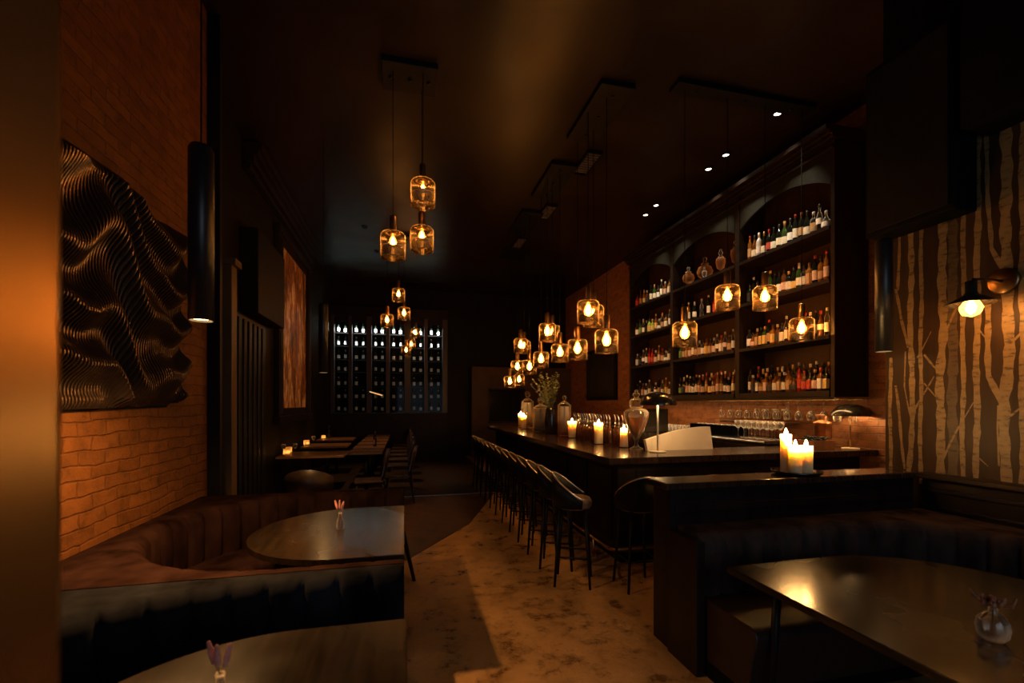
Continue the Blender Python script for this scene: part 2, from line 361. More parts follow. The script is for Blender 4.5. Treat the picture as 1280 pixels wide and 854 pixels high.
for k, (kind, wd, pts) in enumerate(T):
    off = {'F': .0006, 'T': .0012, 'B': .0018}[kind]+k*.00001; prev = None; total = len(pts)-1; n = 0
    for i in range(total):
        (ya, za), (yb, zb) = pts[i], pts[i+1]; L = math.hypot(yb-ya, zb-za); st = max(2, int(L/.035))
        for j in range(st+(1 if i == total-1 else 0)):
            t = j/st; yy = ya+(yb-ya)*t; zz = za+(zb-za)*t
            hw = wd/2*(1+.18*math.sin(zz*31+k)+.1*rnd.uniform(-1, 1)); 
            if kind == 'B': hw *= 1-.6*(i+t)/total
            ny, nz = (zb-za)/L, -(yb-ya)/L; wob = .004*math.sin(zz*9+k*2)
            a = (XW-off, yy+wob+ny*hw, zz+nz*hw); b = (XW-off, yy+wob-ny*hw, zz-nz*hw)
            if prev: W.quad([prev[0], prev[1], b, a], mi=2 if kind == 'F' else 1)
            prev = (a, b)
struct('wall_right', W, [papercol, bark1, bark2])
# soffit above the papered wall
struct('trim_1', MB().box(XW-.30, XW, -2.0, 2.2, 3.45, CEIL).box(XW-.02, XW, 2.2, 2.9, 3.9, CEIL), matte)
dk = thing('wall_speaker_box', 'large matt black box hung high on the birch-papered wall beside the bar', 'box', (XW-.02, 2.56, 2.96))
MB().box(-.22, .0, -.29, .32, 0, 1.35, bev=.012).build('housing', matte, dk)
mf = MB(); mf.box(-.232, -.22, -.26, .29, .04, 1.31, bev=.004); mf.build('front_grille', black, dk)
# wainscot with ledge
wn = MB(); wn.box(XW-.04, XW-.002, -1.9, 2.60, 0, 1.06)
wn.box(XW-.12, XW-.002, -1.9, 2.60, 1.06, 1.10, bev=.008)
wn.box(XW-.065, XW-.04, -1.9, 2.60, .96, .99, bev=.006).box(XW-.065, XW-.04, -1.9, 2.60, .84, .86, bev=.005)
struct('trim_2', wn, dwood)
# floor inlay + metal strip
struct('trim_3', MB().prism([(.02, 4.75), (.85, 6.0), (1.6, 8.0), (-1.2, 8.0), (-1.2, 4.75)], .0005, .004), wfm)
struct('trim_4', MB().box(-1.2, 1.7, 8.0, 8.03, .0005, .012), steel)
dfm = mat('far_floor_boards', (.02, .010, .006), .6, spec=.2, var=.4, scale=5, stretch=(8, 1, 1))
struct('trim_5', MB().box(-2.04, 1.85, 8.04, YB-.01, .0005, .005), dfm)
# near pier (left edge of view)
struct('wall_pier', MB().box(XL+.001, -.392, .28, .655, 0, CEIL, bev=.025), pierm)
# end column of the brick wall, post, door, cornice on the far left
struct('trim_6', MB().box(XL2+.001, -1.6, 4.505, 4.56, 0, CEIL), black)
pf = MB(); pf.box(XL2+.001, -1.72, 5.15, 5.3, 0, 3.05, bev=.006).box(XL2+.001, -1.68, 5.13, 5.32, 0, .18, bev=.004).box(XL2+.001, -1.68, 5.13, 5.32, 3.05, 3.12, bev=.004); struct('trim_7', pf, postm)
d1 = MB(); d1.box(XL2+.001, XL2+.06, 5.5, 7.3, 0, 2.75)
for k in range(9): d1.box(XL2+.06, XL2+.085, 5.55+k*.19, 5.66+k*.19, .05, 2.7, bev=.01)
struct('door_1', d1, black)
bd = tag(MB().box(XL2+.002, XL2+.22, 6.4, 7.7, 2.8, 3.9, bev=.01).build('bulkhead_panel', mat('dark_panel', (.008, .005, .004), .6, spec=.15)), 'dark boxed panel above the black doors left of the tall painting', 'panel')
# cornice near the ceiling on far left wall
co = MB()
for (a, z0, z1) in ((.10, 4.70, 4.78), (.14, 4.80, 4.90), (.19, 4.90, 4.97), (.24, 4.97, 5.06)): co.box(XL2+.001, XL2+a, 6.5, 10.6, z0, z1, bev=.01)
struct('trim_8', co, dwood)

# ------------------------------------------------------------ painting
pt = thing('framed_painting', 'tall framed abstract painting in oranges and browns on the far left wall', 'painting', (XL2, 9.2, 1.5))
fr = MB(); 
for a, b in ((-1.25, -1.02), (1.02, 1.25)):
    fr.box(.001, .09, a, b, -.12, 2.95, bev=.01)
    for q in range(3): fr.box(.09, .105, a+.03+q*.06, a+.065+q*.06, -.05, 2.85, bev=.006)
fr.box(.001, .11, -1.3, 1.3, 2.95, 3.06, bev=.01).box(.001, .12, -1.3, 1.3, -.2, -.08, bev=.01).box(.001, .05, -1.02, 1.02, -.08, .05, bev=.005).box(.001, .05, -1.02, 1.02, 2.83, 2.95, bev=.005)
fr.build('frame', dwood, pt)
MB().box(.002, .03, -1.02, 1.02, .05, 2.83).build('canvas', paintm, pt)

# ------------------------------------------------------------ wavy slat art on brick wall
art = thing('wave_wall_art', 'tall black wall sculpture of thin slats undulating in waves on the brick wall', 'wall art', (XL, 3.0, 1.6))
def art_top(y): return 1.36+.03*math.sin(y*4.0+1)-.06*math.exp(-((y-.55)/.18)**2)
def art_bot(y): return -.02+.05*max(0, (y+.9)*.3) + (.03 if y > .8 else 0)
def relief(y, z):
    w1 = .17*math.sin(2*PI*(y+.35)/1.15)-.30*y+.05*math.sin(2*PI*y/.5+1)
    ph = (z-w1)/.36
    w2 = .5+.5*math.sin(2*PI*ph+1.4*math.sin(2*PI*(y*.8+z*.6)))
    w2 = w2**1.3
    fold = .35*math.sin(2*PI*(z*.9+y*1.2)+1.2)
    return .035+.085*w2+.03*fold
sm = mat('slat_lacquer', (.15, .10, .065), .27, metal=.75, var=.2)
sl = MB(); ny = 84; nz = 88
for i in range(ny):
    yc = -.92+i*(1.86/(ny-1)); z0, z1 = art_bot(yc), art_top(yc); prev = None; t = .0055
    for j in range(nz+1):
        z = z0+(z1-z0)*j/nz; edge = min(1, .25+min(j, nz-j)/5)
        d = relief(yc, z)*edge
        cur = [sl.b.verts.new(p) for p in ((.012, yc-t, z), (d, yc-t, z), (d, yc+t, z), (.012, yc+t, z))]
        if prev:
            for k in range(3): sl.b.faces.new((prev[k], prev[k+1], cur[k+1], cur[k]))
        prev = cur
sl.build('slats', sm, art)
bk = MB(); pb = [(.0, .0)]
ys = [-.94+i*1.9/30 for i in range(31)]
for a, b in zip(ys, ys[1:]):
    p = [(a, art_bot(a)-.01), (b, art_bot(b)-.01), (b, art_top(b)+.01), (a, art_top(a)+.01)]
    bk.quad([(.012, *q) for q in p]); bk.quad([(.001, *q) for q in p[::-1]])
bmesh.ops.remove_doubles(bk.b, verts=bk.b.verts, dist=.0005)
bk.build('backing_board', matte, art)

# ------------------------------------------------------------ booths
def channel_booth(name, label, inner, outer, cx_fn, vm, sm_, z_top=.82, ch=.15, seat_d=.46, ends=True):
    """inner / outer: matched dense 2-D point lists; cx_fn gives the inward normal"""
    root = thing(name, label, 'booth', (inner[0][0], inner[0][1], 0)); ox, oy = inner[0]
    raw = [0]
    for a, b in zip(inner, inner[1:]): raw.append(raw[-1]+math.hypot(b[0]-a[0], b[1]-a[1]))
    def at(pts, d):
        import bisect
        k = min(max(bisect.bisect_right(raw, d)-1, 0), len(raw)-2); t = (d-raw[k])/max(1e-9, raw[k+1]-raw[k]); t = min(1, max(0, t))
        return (pts[k][0]+(pts[k+1][0]-pts[k][0])*t, pts[k][1]+(pts[k+1][1]-pts[k][1])*t)
    ch = raw[-1]/round(raw[-1]/ch); N_ = round(raw[-1]/ch)*12
    inner, outer = [at(inner, raw[-1]*i/N_) for i in range(N_+1)], [at(outer, raw[-1]*i/N_) for i in range(N_+1)]
    n = len(inner); s = [0]
    for a, b in zip(inner, inner[1:]): s.append(s[-1]+math.hypot(b[0]-a[0], b[1]-a[1]))
    nor = []
    for i in range(n):
        a, b = inner[max(0, i-1)], inner[min(n-1, i+1)]; dx, dy = b[0]-a[0], b[1]-a[1]; L = math.hypot(dx, dy)+1e-9
        nor.append((-dy/L*cx_fn, dx/L*cx_fn))
    levels = [(.40, .0), (.50, .018), (.62, .022), (z_top-.06, .020), (z_top-.02, .010), (z_top, -.012)]
    m = MB(); rows = []
    for i in range(n):
        ph = (i % 12)/12; bl = 1-abs(2*ph-1)**5
        row = []
        for z, inn in levels:
            k = inn+(.034*bl if z < z_top-.03 else .022*bl if z < z_top-.01 else .012*bl)
            row.append(m.b.verts.new((inner[i][0]+nor[i][0]*k-ox, inner[i][1]+nor[i][1]*k-oy, z)))
        px_, py_ = inner[i][0]-nor[i][0]*.03, inner[i][1]-nor[i][1]*.03
        ix, iy = outer[i]
        if (ix-inner[i][0])*-nor[i][0]+(iy-inner[i][1])*-nor[i][1] < .035: px_, py_ = (inner[i][0]+ix)/2, (inner[i][1]+iy)/2
        row.append(m.b.verts.new((px_-ox, py_-oy, z_top+.004)))
        row.append(m.b.verts.new((ix-ox, iy-oy, z_top+.002)))
        row.append(m.b.verts.new((ix-ox, iy-oy, .02)))
        rows.append(row)
    for a, b in zip(rows, rows[1:]):
        for k in range(len(a)-1):
            f = m.b.faces.new((a[k], b[k], b[k+1], a[k+1])); f.smooth = k < 6
    for row in (rows[0], rows[-1]): m.b.faces.new(row)
    m.build('channel_tufted_back', vm, root)
    q = MB(); prof = [(-.01, .10), (-.01, .40), (-.01, .44), (.02, .455), (seat_d-.04, .455), (seat_d, .44), (seat_d+.01, .40), (seat_d-.02, .30), (seat_d-.05, .10)]
    rows = [[q.b.verts.new((inner[i][0]+nor[i][0]*k-ox, inner[i][1]+nor[i][1]*k-oy, z)) for k, z in prof] for i in range(n)]
    for a, b in zip(rows, rows[1:]):
        for k in range(len(a)-1): f = q.b.faces.new((a[k], a[k+1], b[k+1], b[k])); f.smooth = True
    for row in (rows[0], rows[-1]): q.b.faces.new(row)
    q.build('seat', sm_, root)
    k = MB(); rows = [[k.b.verts.new((inner[i][0]+nor[i][0]*a-ox, inner[i][1]+nor[i][1]*a-oy, z)) for a, z in ((0, .0), (0, .10), (seat_d-.08, .10), (seat_d-.08, .0))] for i in range(n)]
    for a, b in zip(rows, rows[1:]):
        for j in range(3): k.b.faces.new((a[j], a[j+1], b[j+1], b[j]))
    for row in (rows[0], rows[-1]): k.b.faces.new(row)
    k.build('plinth', matte, root)
    return root
def upath(yc, start, r=.97, cx=-.60, x1=0.0, half=1.035, xo=XL+.004):
    inner, outer = [], []
    def ray_rect(a):
        dx, dy = math.cos(a), math.sin(a); t = 1e9
        if dx < -1e-6: t = min(t, (xo-cx)/dx)
        if abs(dy) > 1e-6: t = min(t, half/abs(dy))
        return (cx+dx*t, yc+dy*t)
    if start == 'full':
        N = 30
        for i in range(N): x = x1+(cx-x1)*i/N; inner.append((x, yc-r)); outer.append((x, yc-half))
        a0 = -PI/2
    else: a0 = -PI*1.0
    M = int(abs((-1.5*PI)-a0)*r/.02)
    for i in range(M+1):
        a = a0+((-1.5*PI)-a0)*i/M; inner.append((cx+r*math.cos(a), yc+r*math.sin(a))); outer.append(ray_rect(a))
    for i in range(1, 31): x = cx+(x1-cx)*i/30; inner.append((x, yc+r)); outer.append((x, yc+half))
    return inner, outer
i2, o2 = upath(3.35, 'full')
channel_booth('booth', 'curved brown velvet booth wrapped round the middle table below the slat art', i2, o2, -1, vel, vel)
i1, o1 = upath(1.27, 'half')
i1 = [(-1.57, .70+.0193*k) for k in range(29)]+i1; o1 = [(XL+.004, .70+.0193*k) for k in range(29)]+o1
channel_booth('booth', 'cool-lit velvet channel-tufted booth back behind the nearest left table', i1, o1, -1, vel2, vel2)
# right booth
ir, orr = [], []
for k in range(62): x = 1.75+k*.02; ir.append((x, 2.40)); orr.append((x, 2.612))
cxr, cyr, rr = 3.0, 1.85, .55
for k in range(44):
    a = PI/2-(PI/2)*k/43; dx, dy = math.cos(a), math.sin(a); ir.append((cxr+rr*dx, cyr+rr*dy)); t = min((3.835-cxr)/max(dx, 1e-6), (2.612-cyr)/max(dy, 1e-6)); orr.append((cxr+dx*t, cyr+dy*t))
for k in range(1, 83): y = 1.85-k*.02; ir.append((3.55, y)); orr.append((3.835, y))
channel_booth('booth', 'dark brown channel-tufted corner booth below the candle partition on the right', ir, orr, -1, mat('lightened_velvet', (.045, .030, .024), .7, var=.7, scale=5, bmp=.25, stretch=(1, 1, .5), spec=0), vel3, z_top=.82)  # booth velvet in a lighter colour, painted as if better lit

# partition
pp = thing('partition_wall', 'low dark wood partition with polished ledge carrying three pillar candles', 'partition', (1.68, 2.62, 0))
pm = MB(); pm.box(.02, 2.12, .0, .20, 0, 1.055)
pm.box(.0, .06, -.30, .0, 0, .80, bev=.005)
pm.build('panel', dwood, pp)
MB().box(-.02, 2.1, -.03, .23, 1.055, 1.10, bev=.008).build('ledge', bartopm, pp)
MB().box(.06, 2.08, -.012, .0, .90, .95, bev=.004).build('moulding', dwood, pp)

# ------------------------------------------------------------ D-shaped tables
def dshape(x_str, cx, cy, r, n=40):
    """straight edge at x_str, semicircle beyond cx"""
    s = 1 if cx > x_str else -1; pts = [(x_str, cy-r), ]
    arc = [(cx+s*r*math.sin(t), cy-r*math.cos(t)) for t in [PI*i/n for i in range(n+1)]]
    pts += arc+[(x_str, cy+r)]
    return pts if s > 0 else pts[::-1]
def dtable(label, x_str, cx, cy, r, m, legs, zt=.75):
    root = thing('booth_table', label, 'table', (cx, cy, 0), group=None)
    poly = [(a-cx, b-cy) for a, b in dshape(x_str, cx, cy, r)]
    MB().prism(poly, zt-.035, zt, bev=.004).build('tabletop', m, root)
    for (xa, ya, xb, yb) in legs:
        l = MB().tube([(xa-cx, ya-cy, zt-.035), (xb-cx, yb-cy, 0)], [.022, .016], 10).build('leg', black, root)
    b = MB()
    xs = [l[0]-cx for l in legs]; ys_ = [l[1]-cy for l in legs]
    b.box(min(xs)-.02, max(xs)+.02, -.03, .03, zt-.085, zt-.036); b.box(-.03, .03, min(ys_)-.02, max(ys_)+.02, zt-.085, zt-.036)
    b.build('under_frame', black, root)
    return root
dtable('stained oak table with rounded end inside the middle left booth', 0, -.35, 3.31, .64, tab_y, [(-.05, 3.9, .09, 4.20), (-.15, 2.85, -.10, 2.75), (-.7, 3.6, -.74, 3.65), (-.7, 3.0, -.74, 2.95)])
dtable('glossy oak table with rounded end at the bottom left edge of view', .01, -.40, 1.27, .60, tab_y, [(-.12, 1.7, -.10, 1.75), (-.12, .85, -.10, .8), (-.7, 1.5, -.74, 1.54), (-.7, 1.0, -.74, .96)])
dtable('large dark oak table in the right-hand booth', 1.68, 2.35, 1.42, .64, tab_x, [(1.85, 1.9, 1.83, 1.93), (1.85, .95, 1.83, .92), (2.7, 1.7, 2.73, 1.74), (2.7, 1.15, 2.73, 1.1)])
# bracket of the splayed leg
# ------------------------------------------------------------ bud vases
def bud(name, label, loc, prof, nflow, fm, kind, sc=1):
    root = thing(name, label, 'vase', loc)
    inner = [(r-.0022, z+.004) for r, z in prof[::-1] if r > .0045]
    MB().lathe(prof+[(prof[-1][0]-.001, prof[-1][1]+.0005)]+inner, 24).build('glass', clear, root)
    wz = prof[2][1]
    hp = prof[-1][1]
    for k in range(nflow):
        a = 2*PI*k/nflow+.5; tilt = .28+.25*(k % 2); L = .045 if kind == 'plume' else .035
        bx, by = math.cos(a)*tilt*L, math.sin(a)*tilt*L
        f = MB(); f.tube([(0, 0, .012), (bx*.1, by*.1, hp), (bx, by, hp+L*.6)], .0012, 6, mi=1)
        if kind == 'plume':
            for q in range(7):
                t = q/6; f.ball((bx*(1+t*.8), by*(1+t*.8), hp+.022+.008*k+t*.048), .0092*(1-.6*abs(t-.4)), (1, 1, 1.3), 2)
        else:
            for q in range(5): f.ball((bx*1.2+rnd.uniform(-.006, .006), by*1.2+rnd.uniform(-.006, .006), hp+L*.5+q*.005), .009, (1, .6, 1.2), 2)
            f.tube([(bx, by, hp+.01), (bx*2.6, by*2.6, hp+.02+.015*(k % 3)), (bx*3.2, by*3.2, hp+.035+.02*(k % 2))], [.004, .006, .003], 6)
        f.build('flower', [fm, stemm], root)
    return root
P1 = [(.0, .0), (.022, .001), (.026, .012), (.025, .045), (.018, .072), (.011, .084), (.011, .098), (.013, .114)]
P2 = [(.0, .0), (.030, .001), (.043, .018), (.048, .045), (.044, .070), (.028, .090), (.013, .100), (.012, .112), (.014, .115)]
bud('bud_vase', 'small glass bottle vase with pink dried plumes on the middle left table', (-.43, 3.30, .7505), P1, 3, flower, 'plume')
bud('bud_vase', 'small glass bottle vase with pink plumes on the nearest left table', (-.50, 1.41, .7505), P1, 3, flower, 'plume')
bud('bud_vase', 'round glass bud vase with rust dried flowers on the right-hand table', (2.11, 1.19, .7505), P2, 4, flower2, 'sprig')

# ------------------------------------------------------------ bar
bar = thing('bar_counter', 'dark panelled bar front running back beside the row of stools', 'bar', (1.9, 3.93, 0))
b = MB(); b.box(.20, .26, .22, 6.4, .1, 1.035); b.box(.26, 3.29, .22, .28, .1, 1.035)
b.box(.20, .8, 6.34, 6.4, .1, 1.035)
b.build('body', dwood, bar)
for k in range(9): MB().box(.18, .2, .35+k*.67, .93+k*.67, .2, .95, bev=.008).build('panel', dwood, bar)
for k in range(4): MB().box(.40+k*.72, 1.02+k*.72, .20, .22, .2, .95, bev=.008).build('panel', dwood, bar)
MB().box(.24, .30, .26, 6.36, 0, .1).box(.3, 3.25, .26, .32, 0, .1).build('kick_plate', black, bar)
fr_ = MB(); fr_.tube([(3.2, .08, .2), (.10, .08, .2), (.06, .12, .2), (.06, 6.3, .2)], .02, 10)
fr_.build('foot_rail', brass, bar)
for k in range(6): MB().tube([(.06, .5+k*1.1, .2), (.06, .5+k*1.1, .0)], .014, 8).build('rail_bracket', brass, bar)
tp = MB(); tp.prism([(1.9, 3.93), (5.19, 3.93), (5.19, 4.60), (2.75, 4.60), (2.75, 10.4), (1.9, 10.4)], 1.035, 1.10, bev=.006)
tag(tp.shift((-1.9, -3.93, 0)).build('worktop', bartopm), 'polished L-shaped dark bar top carrying candles, jars and lamps', 'worktop').location = (1.9, 3.93, 0)

# back counter
bc = thing('back_counter', 'dark back counter with steel edge below the bottle shelves', 'counter', (4.45, 4.75, 0))
MB().box(0, .74, 0, 6.0, .1, 1.11).box(.05, .74, .02, 5.98, 0, .1).build('body', dwood, bc)
MB().box(-.02, .745, -.02, 6.02, 1.11, 1.15, bev=.004).build('worktop', mat('dark_stone', (.05, .035, .028), .25, var=.3), bc)
for k in range(8): 
    d = MB().box(-.015, 0, .04+k*.74, .74+k*.74, .15, 1.07, bev=.004).build('door', dwood, bc); MB().box(-.03, -.015, .38+k*.74, .40+k*.74, .7, .9, bev=.002).build('handle', brass, d)
MB().tube([(-.035, 0, 1.13), (-.035, 6.0, 1.13)], .012, 8).build('steel_rail', steel, bc)

# ------------------------------------------------------------ shelving unit
XF = 4.70; BAY = [(4.04, 5.56), (5.56, 7.20), (7.20, 8.75)]; SZ = [1.77, 2.41, 3.05, 3.66]
su = thing('bottle_shelving', 'tall dark wood bottle shelving of three arched bays on the brick wall', 'shelving', (XF, 4.04, 1.70))
OY, OZ = 4.04, 1.70
for k, yy in enumerate((4.04, 5.52, 7.16, 8.71)): MB().box(0, .45, yy-OY, yy-OY+(.08 if 0 < k < 3 else .05), 0, 2.9, bev=.004).build('side_panel', shelfwood, su)
MB().box(.45, .48, 0, 4.71, 0, 2.9).build('back_panel', mat('shelf_back', (.03, .014, .006), .5, spec=.2, var=.4, scale=6, stretch=(1, 1, .2)), su)
for (a, b_) in BAY:
    for q, z in enumerate(SZ):
        th = .07 if q == 0 else .045
        MB().box(.004, .45, a-OY+.07, b_-OY-.02, z-OZ-th, z-OZ, bev=.004).build('shelf', shelfwood, su)
    # arched head
    h = MB(); N = 20; a0, b0 = a-OY+.07, b_-OY-.03; lo = []
    for i in range(N+1):
        t = i/N; yv = a0+(b0-a0)*t; lo.append((yv, 2.42+.22*math.sin(PI*t)**.8))
    for (ya, za), (yb, zb) in zip(lo, lo[1:]):
        for xx in (.02, .05): h.quad([(xx, ya, za), (xx, yb, zb), (xx, yb, 2.9), (xx, ya, 2.9)])
        h.quad([(.02, ya, za), (.02, yb, zb), (.05, yb, zb), (.05, ya, za)])
    bmesh.ops.remove_doubles(h.b, verts=h.b.verts, dist=.0002)
    h.build('arched_head', mat('olive_panel', (.012, .011, .007), .5, spec=.2, var=.2), su)
cr = MB()
for (d, z0, z1) in ((.03, 2.80, 2.84), (.06, 2.9, 2.94), (.10, 2.94, 2.98), (.15, 2.98, 3.04)): cr.box(-d, .48, -.03, 4.74, z0, z1, bev=.008) if z0 > 2.85 else cr.box(-d, .0, -.0, 4.71, z0, z1, bev=.008)
cr.build('crown', dwood, su)
# wall above the unit
for (a, b_) in BAY[:1]:
    pass
# glass rack rail and glass shelf below
gs = thing('glass_shelf', 'glass shelf on brass brackets on brick wall below the bottle unit', 'shelf', (4.85, 4.95, 1.36))
MB().box(0, .34, 0, 1.3, 0, .012, bev=.002).build('pane', clear, gs)
for k in (.1, .65, 1.2): MB().box(.02, .34, k-.008, k+.008, -.03, -.001).build('bracket', brass, gs)

# ------------------------------------------------------------ bottles
def lab(mb, name, m_, root): return mb.build(name, m_, root)
glass_dark = mat('dark_bottle_glass', (.008, .010, .006), .07, spec=.7, var=.2)
glass_green = mat('green_bottle_glass', (.03, .06, .012), .08, spec=.7, var=.2)
glass_lime = mat('lime_liquor', (.30, .40, .03), .08, spec=.7, var=.15)
glass_amber = mat('amber_liquor', (.2, .075, .012), .07, spec=.7, var=.3)
glass_brown = mat('brown_liquor', (.10, .035, .010), .07, spec=.7, var=.3)
glass_red = mat('red_liquor', (.30, .02, .015), .08, spec=.7, var=.2)
glass_white = mat('frosted_white_bottle', (.65, .60, .50), .3, var=.08)
glass_clear = glassy('bottle_clear_glass', (.78, .76, .70), .05, .10, (1, .9, .75), 1.5, rim=.6, rpow=2)
lbl = {k: mat('paper_'+k, c, .6, var=.12, scale=60) for k, c in dict(cream=(.80, .72, .54), white=(.85, .82, .74), yellow=(.75, .50, .14), red=(.55, .06, .03), tan=(.5, .3, .13), black=(.02, .02, .02), peach=(.70, .46, .30), green=(.15, .25, .06)).items()}
capm = {k: mat('capsule_'+k, c, .35, var=.1) for k, c in dict(black=(.015, .015, .015), red=(.35, .03, .02), gold=(.5, .32, .1), cream=(.7, .6, .42), brown=(.12, .05, .02), white=(.7, .66, .58), silver=(.45, .43, .4)).items()}
SHAPES = {  # profile (r,z), label (z0,z1), neck cap (z0,z1,r), segments, squareness
 'wine': ([(.0, 0), (.034, 0), (.037, .006), (.037, .19), (.033, .212), (.016, .238), (.0135, .25), (.0135, .305), (.015, .306), (.015, .312), (.0, .312)], (.045, .135), (.245, .313, .0152), 14, 0),
 'burgundy': ([(.0, 0), (.038, 0), (.041, .006), (.041, .145), (.036, .18), (.020, .225), (.0135, .25), (.0135, .300), (.015, .301), (.015, .307), (.0, .307)], (.03, .115), (.250, .308, .0152), 14, 0),
 'whisky': ([(.0, 0), (.032, 0), (.036, .005), (.036, .165), (.032, .182), (.016, .20), (.0135, .21), (.0135, .235), (.0, .235)], (.03, .145), (.222, .268, .0165), 16, .75),
 'gin': ([(.0, 0), (.036, 0), (.040, .006), (.040, .160), (.036, .176), (.018, .192), (.0145, .2), (.0145, .235), (.0, .235)], (.035, .13), (.222, .262, .018), 14, 0),
 'tall': ([(.0, 0), (.028, 0), (.031, .006), (.031, .215), (.026, .235), (.014, .262), (.0125, .27), (.0125, .318), (.0, .318)], (.05, .16), (.300, .335, .0145), 14, 0),
 'squat': ([(.0, 0), (.042, 0), (.050, .01), (.052, .06), (.046, .10), (.024, .135), (.015, .15), (.015, .185), (.0, .185)], (.03, .085), (.175, .215, .020), 16, 0),
 'flute': ([(.0, 0), (.036, 0), (.038, .006), (.032, .06), (.030, .12), (.036, .17), (.026, .21), (.014, .235), (.0135, .29), (.0, .29)], (.085, .15), (.275, .315, .016), 14, 0)}
SHN = {'wine': 'wine bottle', 'burgundy': 'round-shouldered wine bottle', 'whisky': 'square spirit bottle', 'gin': 'stout spirit bottle', 'tall': 'tall slim bottle', 'squat': 'squat decanter bottle', 'flute': 'waisted spirit bottle'}
BODY = {'dark': glass_dark, 'green': glass_green, 'lime': glass_lime, 'amber': glass_amber, 'brown': glass_brown, 'red': glass_red, 'white': glass_white, 'clear': glass_clear}
PROTO = {}; MESHC = {}
def bottle(shape, body, lb, cp):
    key = (shape, body, lb, cp)
    if key in PROTO: return PROTO[key]
    prof, (l0, l1), (c0, c1, cr_), seg, sq = SHAPES[shape]
    bn = {'wine': 'wine_bottle', 'burgundy': 'wine_bottle'}.get(shape, 'liquor_bottle')
    root = thing(bn, '', 'bottle')
    def part(kind, maker, m_):
        k = (shape, kind, m_.name)
        if k in MESHC: o = bpy.data.objects.new(kind, MESHC[k]); C.objects.link(o); o.parent = root
        else: o = maker().build(kind, m_, root); MESHC[k] = o.data
        return o
    part('glass_body', lambda: MB().lathe(prof, seg, sq=sq), BODY[body])
    rl = max(r for r, z in prof if l0-.03 <= z <= l1+.06)+.0012
    if shape in ('squat', 'flute'): rl = max(r for r, z in prof)*.995+.0012
    part('label', lambda: MB().lathe([(rl, l0), (rl, l1)], seg, sq=sq) if False else labelmesh(rl, l0, l1, seg, sq), lbl[lb])
    part('cap', lambda: MB().lathe([(0, c0), (cr_, c0), (cr_, c1-.002), (cr_-.002, c1), (0, c1)], 12), capm[cp])
    PROTO[key] = root; return root
def labelmesh(r, z0, z1, seg, sq):
    m_ = MB(); ring0, ring1 = [], []
    lo, hi = -PI*.55, PI*.55
    for i in range(13):
        a = PI+lo+(hi-lo)*i/12; x, y = math.cos(a), math.sin(a)
        if sq: k = 1/max(abs(x), abs(y)); k = 1+(k-1)*sq; x *= k; y *= k
        ring0.append((r*x, r*y, z0)); ring1.append((r*x, r*y, z1))
    for i in range(12): m_.quad([ring0[i], ring0[i+1], ring1[i+1], ring1[i]])
    bmesh.ops.remove_doubles(m_.b, verts=m_.b.verts, dist=.0001)
    return m_
BN = {'dark': 'dark', 'green': 'green', 'lime': 'lime green', 'amber': 'amber', 'brown': 'brown', 'red': 'red', 'white': 'frosted white', 'clear': 'clear'}
def put_bottle(spec, loc, where, group, rz=0, sc=1.0):
    o = place(bottle(*spec), USED, loc, rz, None, group, (sc*.89, sc*.89, sc))
    o['label'] = f"{BN[spec[1]]} {SHN[spec[0]]}, {spec[2]} label, {where}"
    return o
def fill(bay, q, specs, name, x=XF+.10, y0=None, y1=None, row='', jit=.002, sc=1.0):
    a, b_ = BAY[bay]; ylo = (y0 if y0 else a+.15); yhi = (y1 if y1 else b_-.10); n = len(specs)
    for i, sp in enumerate(specs):      # left in view = far end
        yv = yhi+(ylo-yhi)*(i+.5)/n+rnd.uniform(-jit, jit)
        put_bottle(sp, (x+rnd.uniform(-.006, .006), yv, SZ[q]+.0005), f"{ORD[i+1]} from left, {name}{row}", 'bottles on the bar shelves', (rnd.uniform(-.06, .06) if sp[0] == 'whisky' else rnd.uniform(-.2, .2)+.4), sc*rnd.uniform(.97, 1.04))
W_, Bg, Wh, Gn, Tl, Sq, Fl = 'wine', 'burgundy', 'whisky', 'gin', 'tall', 'squat', 'flute'
fill(0, 3, [(Tl,'amber','tan','red'), (Bg,'brown','cream','black'), (W_,'white','white','white'), (Bg,'dark','cream','gold'), (W_,'dark','red','red'), (Bg,'dark','cream','black'), (W_,'dark','cream','black'), (Bg,'green','cream','gold'), (W_,'dark','white','black'), (Tl,'dark','cream','red'), (W_,'dark','tan','brown'), (Bg,'dark','cream','black'), (Gn,'clear','tan','silver'), (Fl,'clear','white','black'), (Sq,'clear','white','silver')], 'top right shelf', sc=1.05)
fill(0, 2, [(Wh,'dark','black','black'), (Tl,'dark','black','silver'), (Wh,'brown','black','black'), (W_,'dark','black','black'), (Wh,'dark','cream','white'), (Tl,'green','cream','gold'), (Bg,'dark','cream','black'), (W_,'dark','white','black'), (W_,'brown','peach','black'), (Gn,'dark','cream','gold'), (Bg,'dark','yellow','black'), (W_,'green','cream','silver'), (Gn,'clear','cream','black'), (Wh,'amber','tan','brown'), (Tl,'dark','peach','red'), (W_,'amber','tan','black'), (Tl,'amber','peach','red')], 'upper middle right shelf', sc=1.05)
fill(0, 1, [(Gn,'clear','white','black'), (Sq,'amber','peach','black'), (Wh,'brown','tan','silver'), (Wh,'dark','yellow','black'), (Wh,'green','yellow','gold'), (Tl,'dark','tan','red'), (Wh,'amber','yellow','black'), (Gn,'brown','black','silver'), (Wh,'clear','cream','black'), (Tl,'clear','cream','silver'), (Wh,'amber','tan','black'), (Gn,'brown','cream','red'), (Fl,'brown','black','gold'), (Tl,'brown','peach','red'), (Fl,'clear','tan','silver'), (Tl,'dark','black','black'), (Fl,'brown','cream','red'), (Tl,'clear','cream','white')], 'lower middle right shelf')
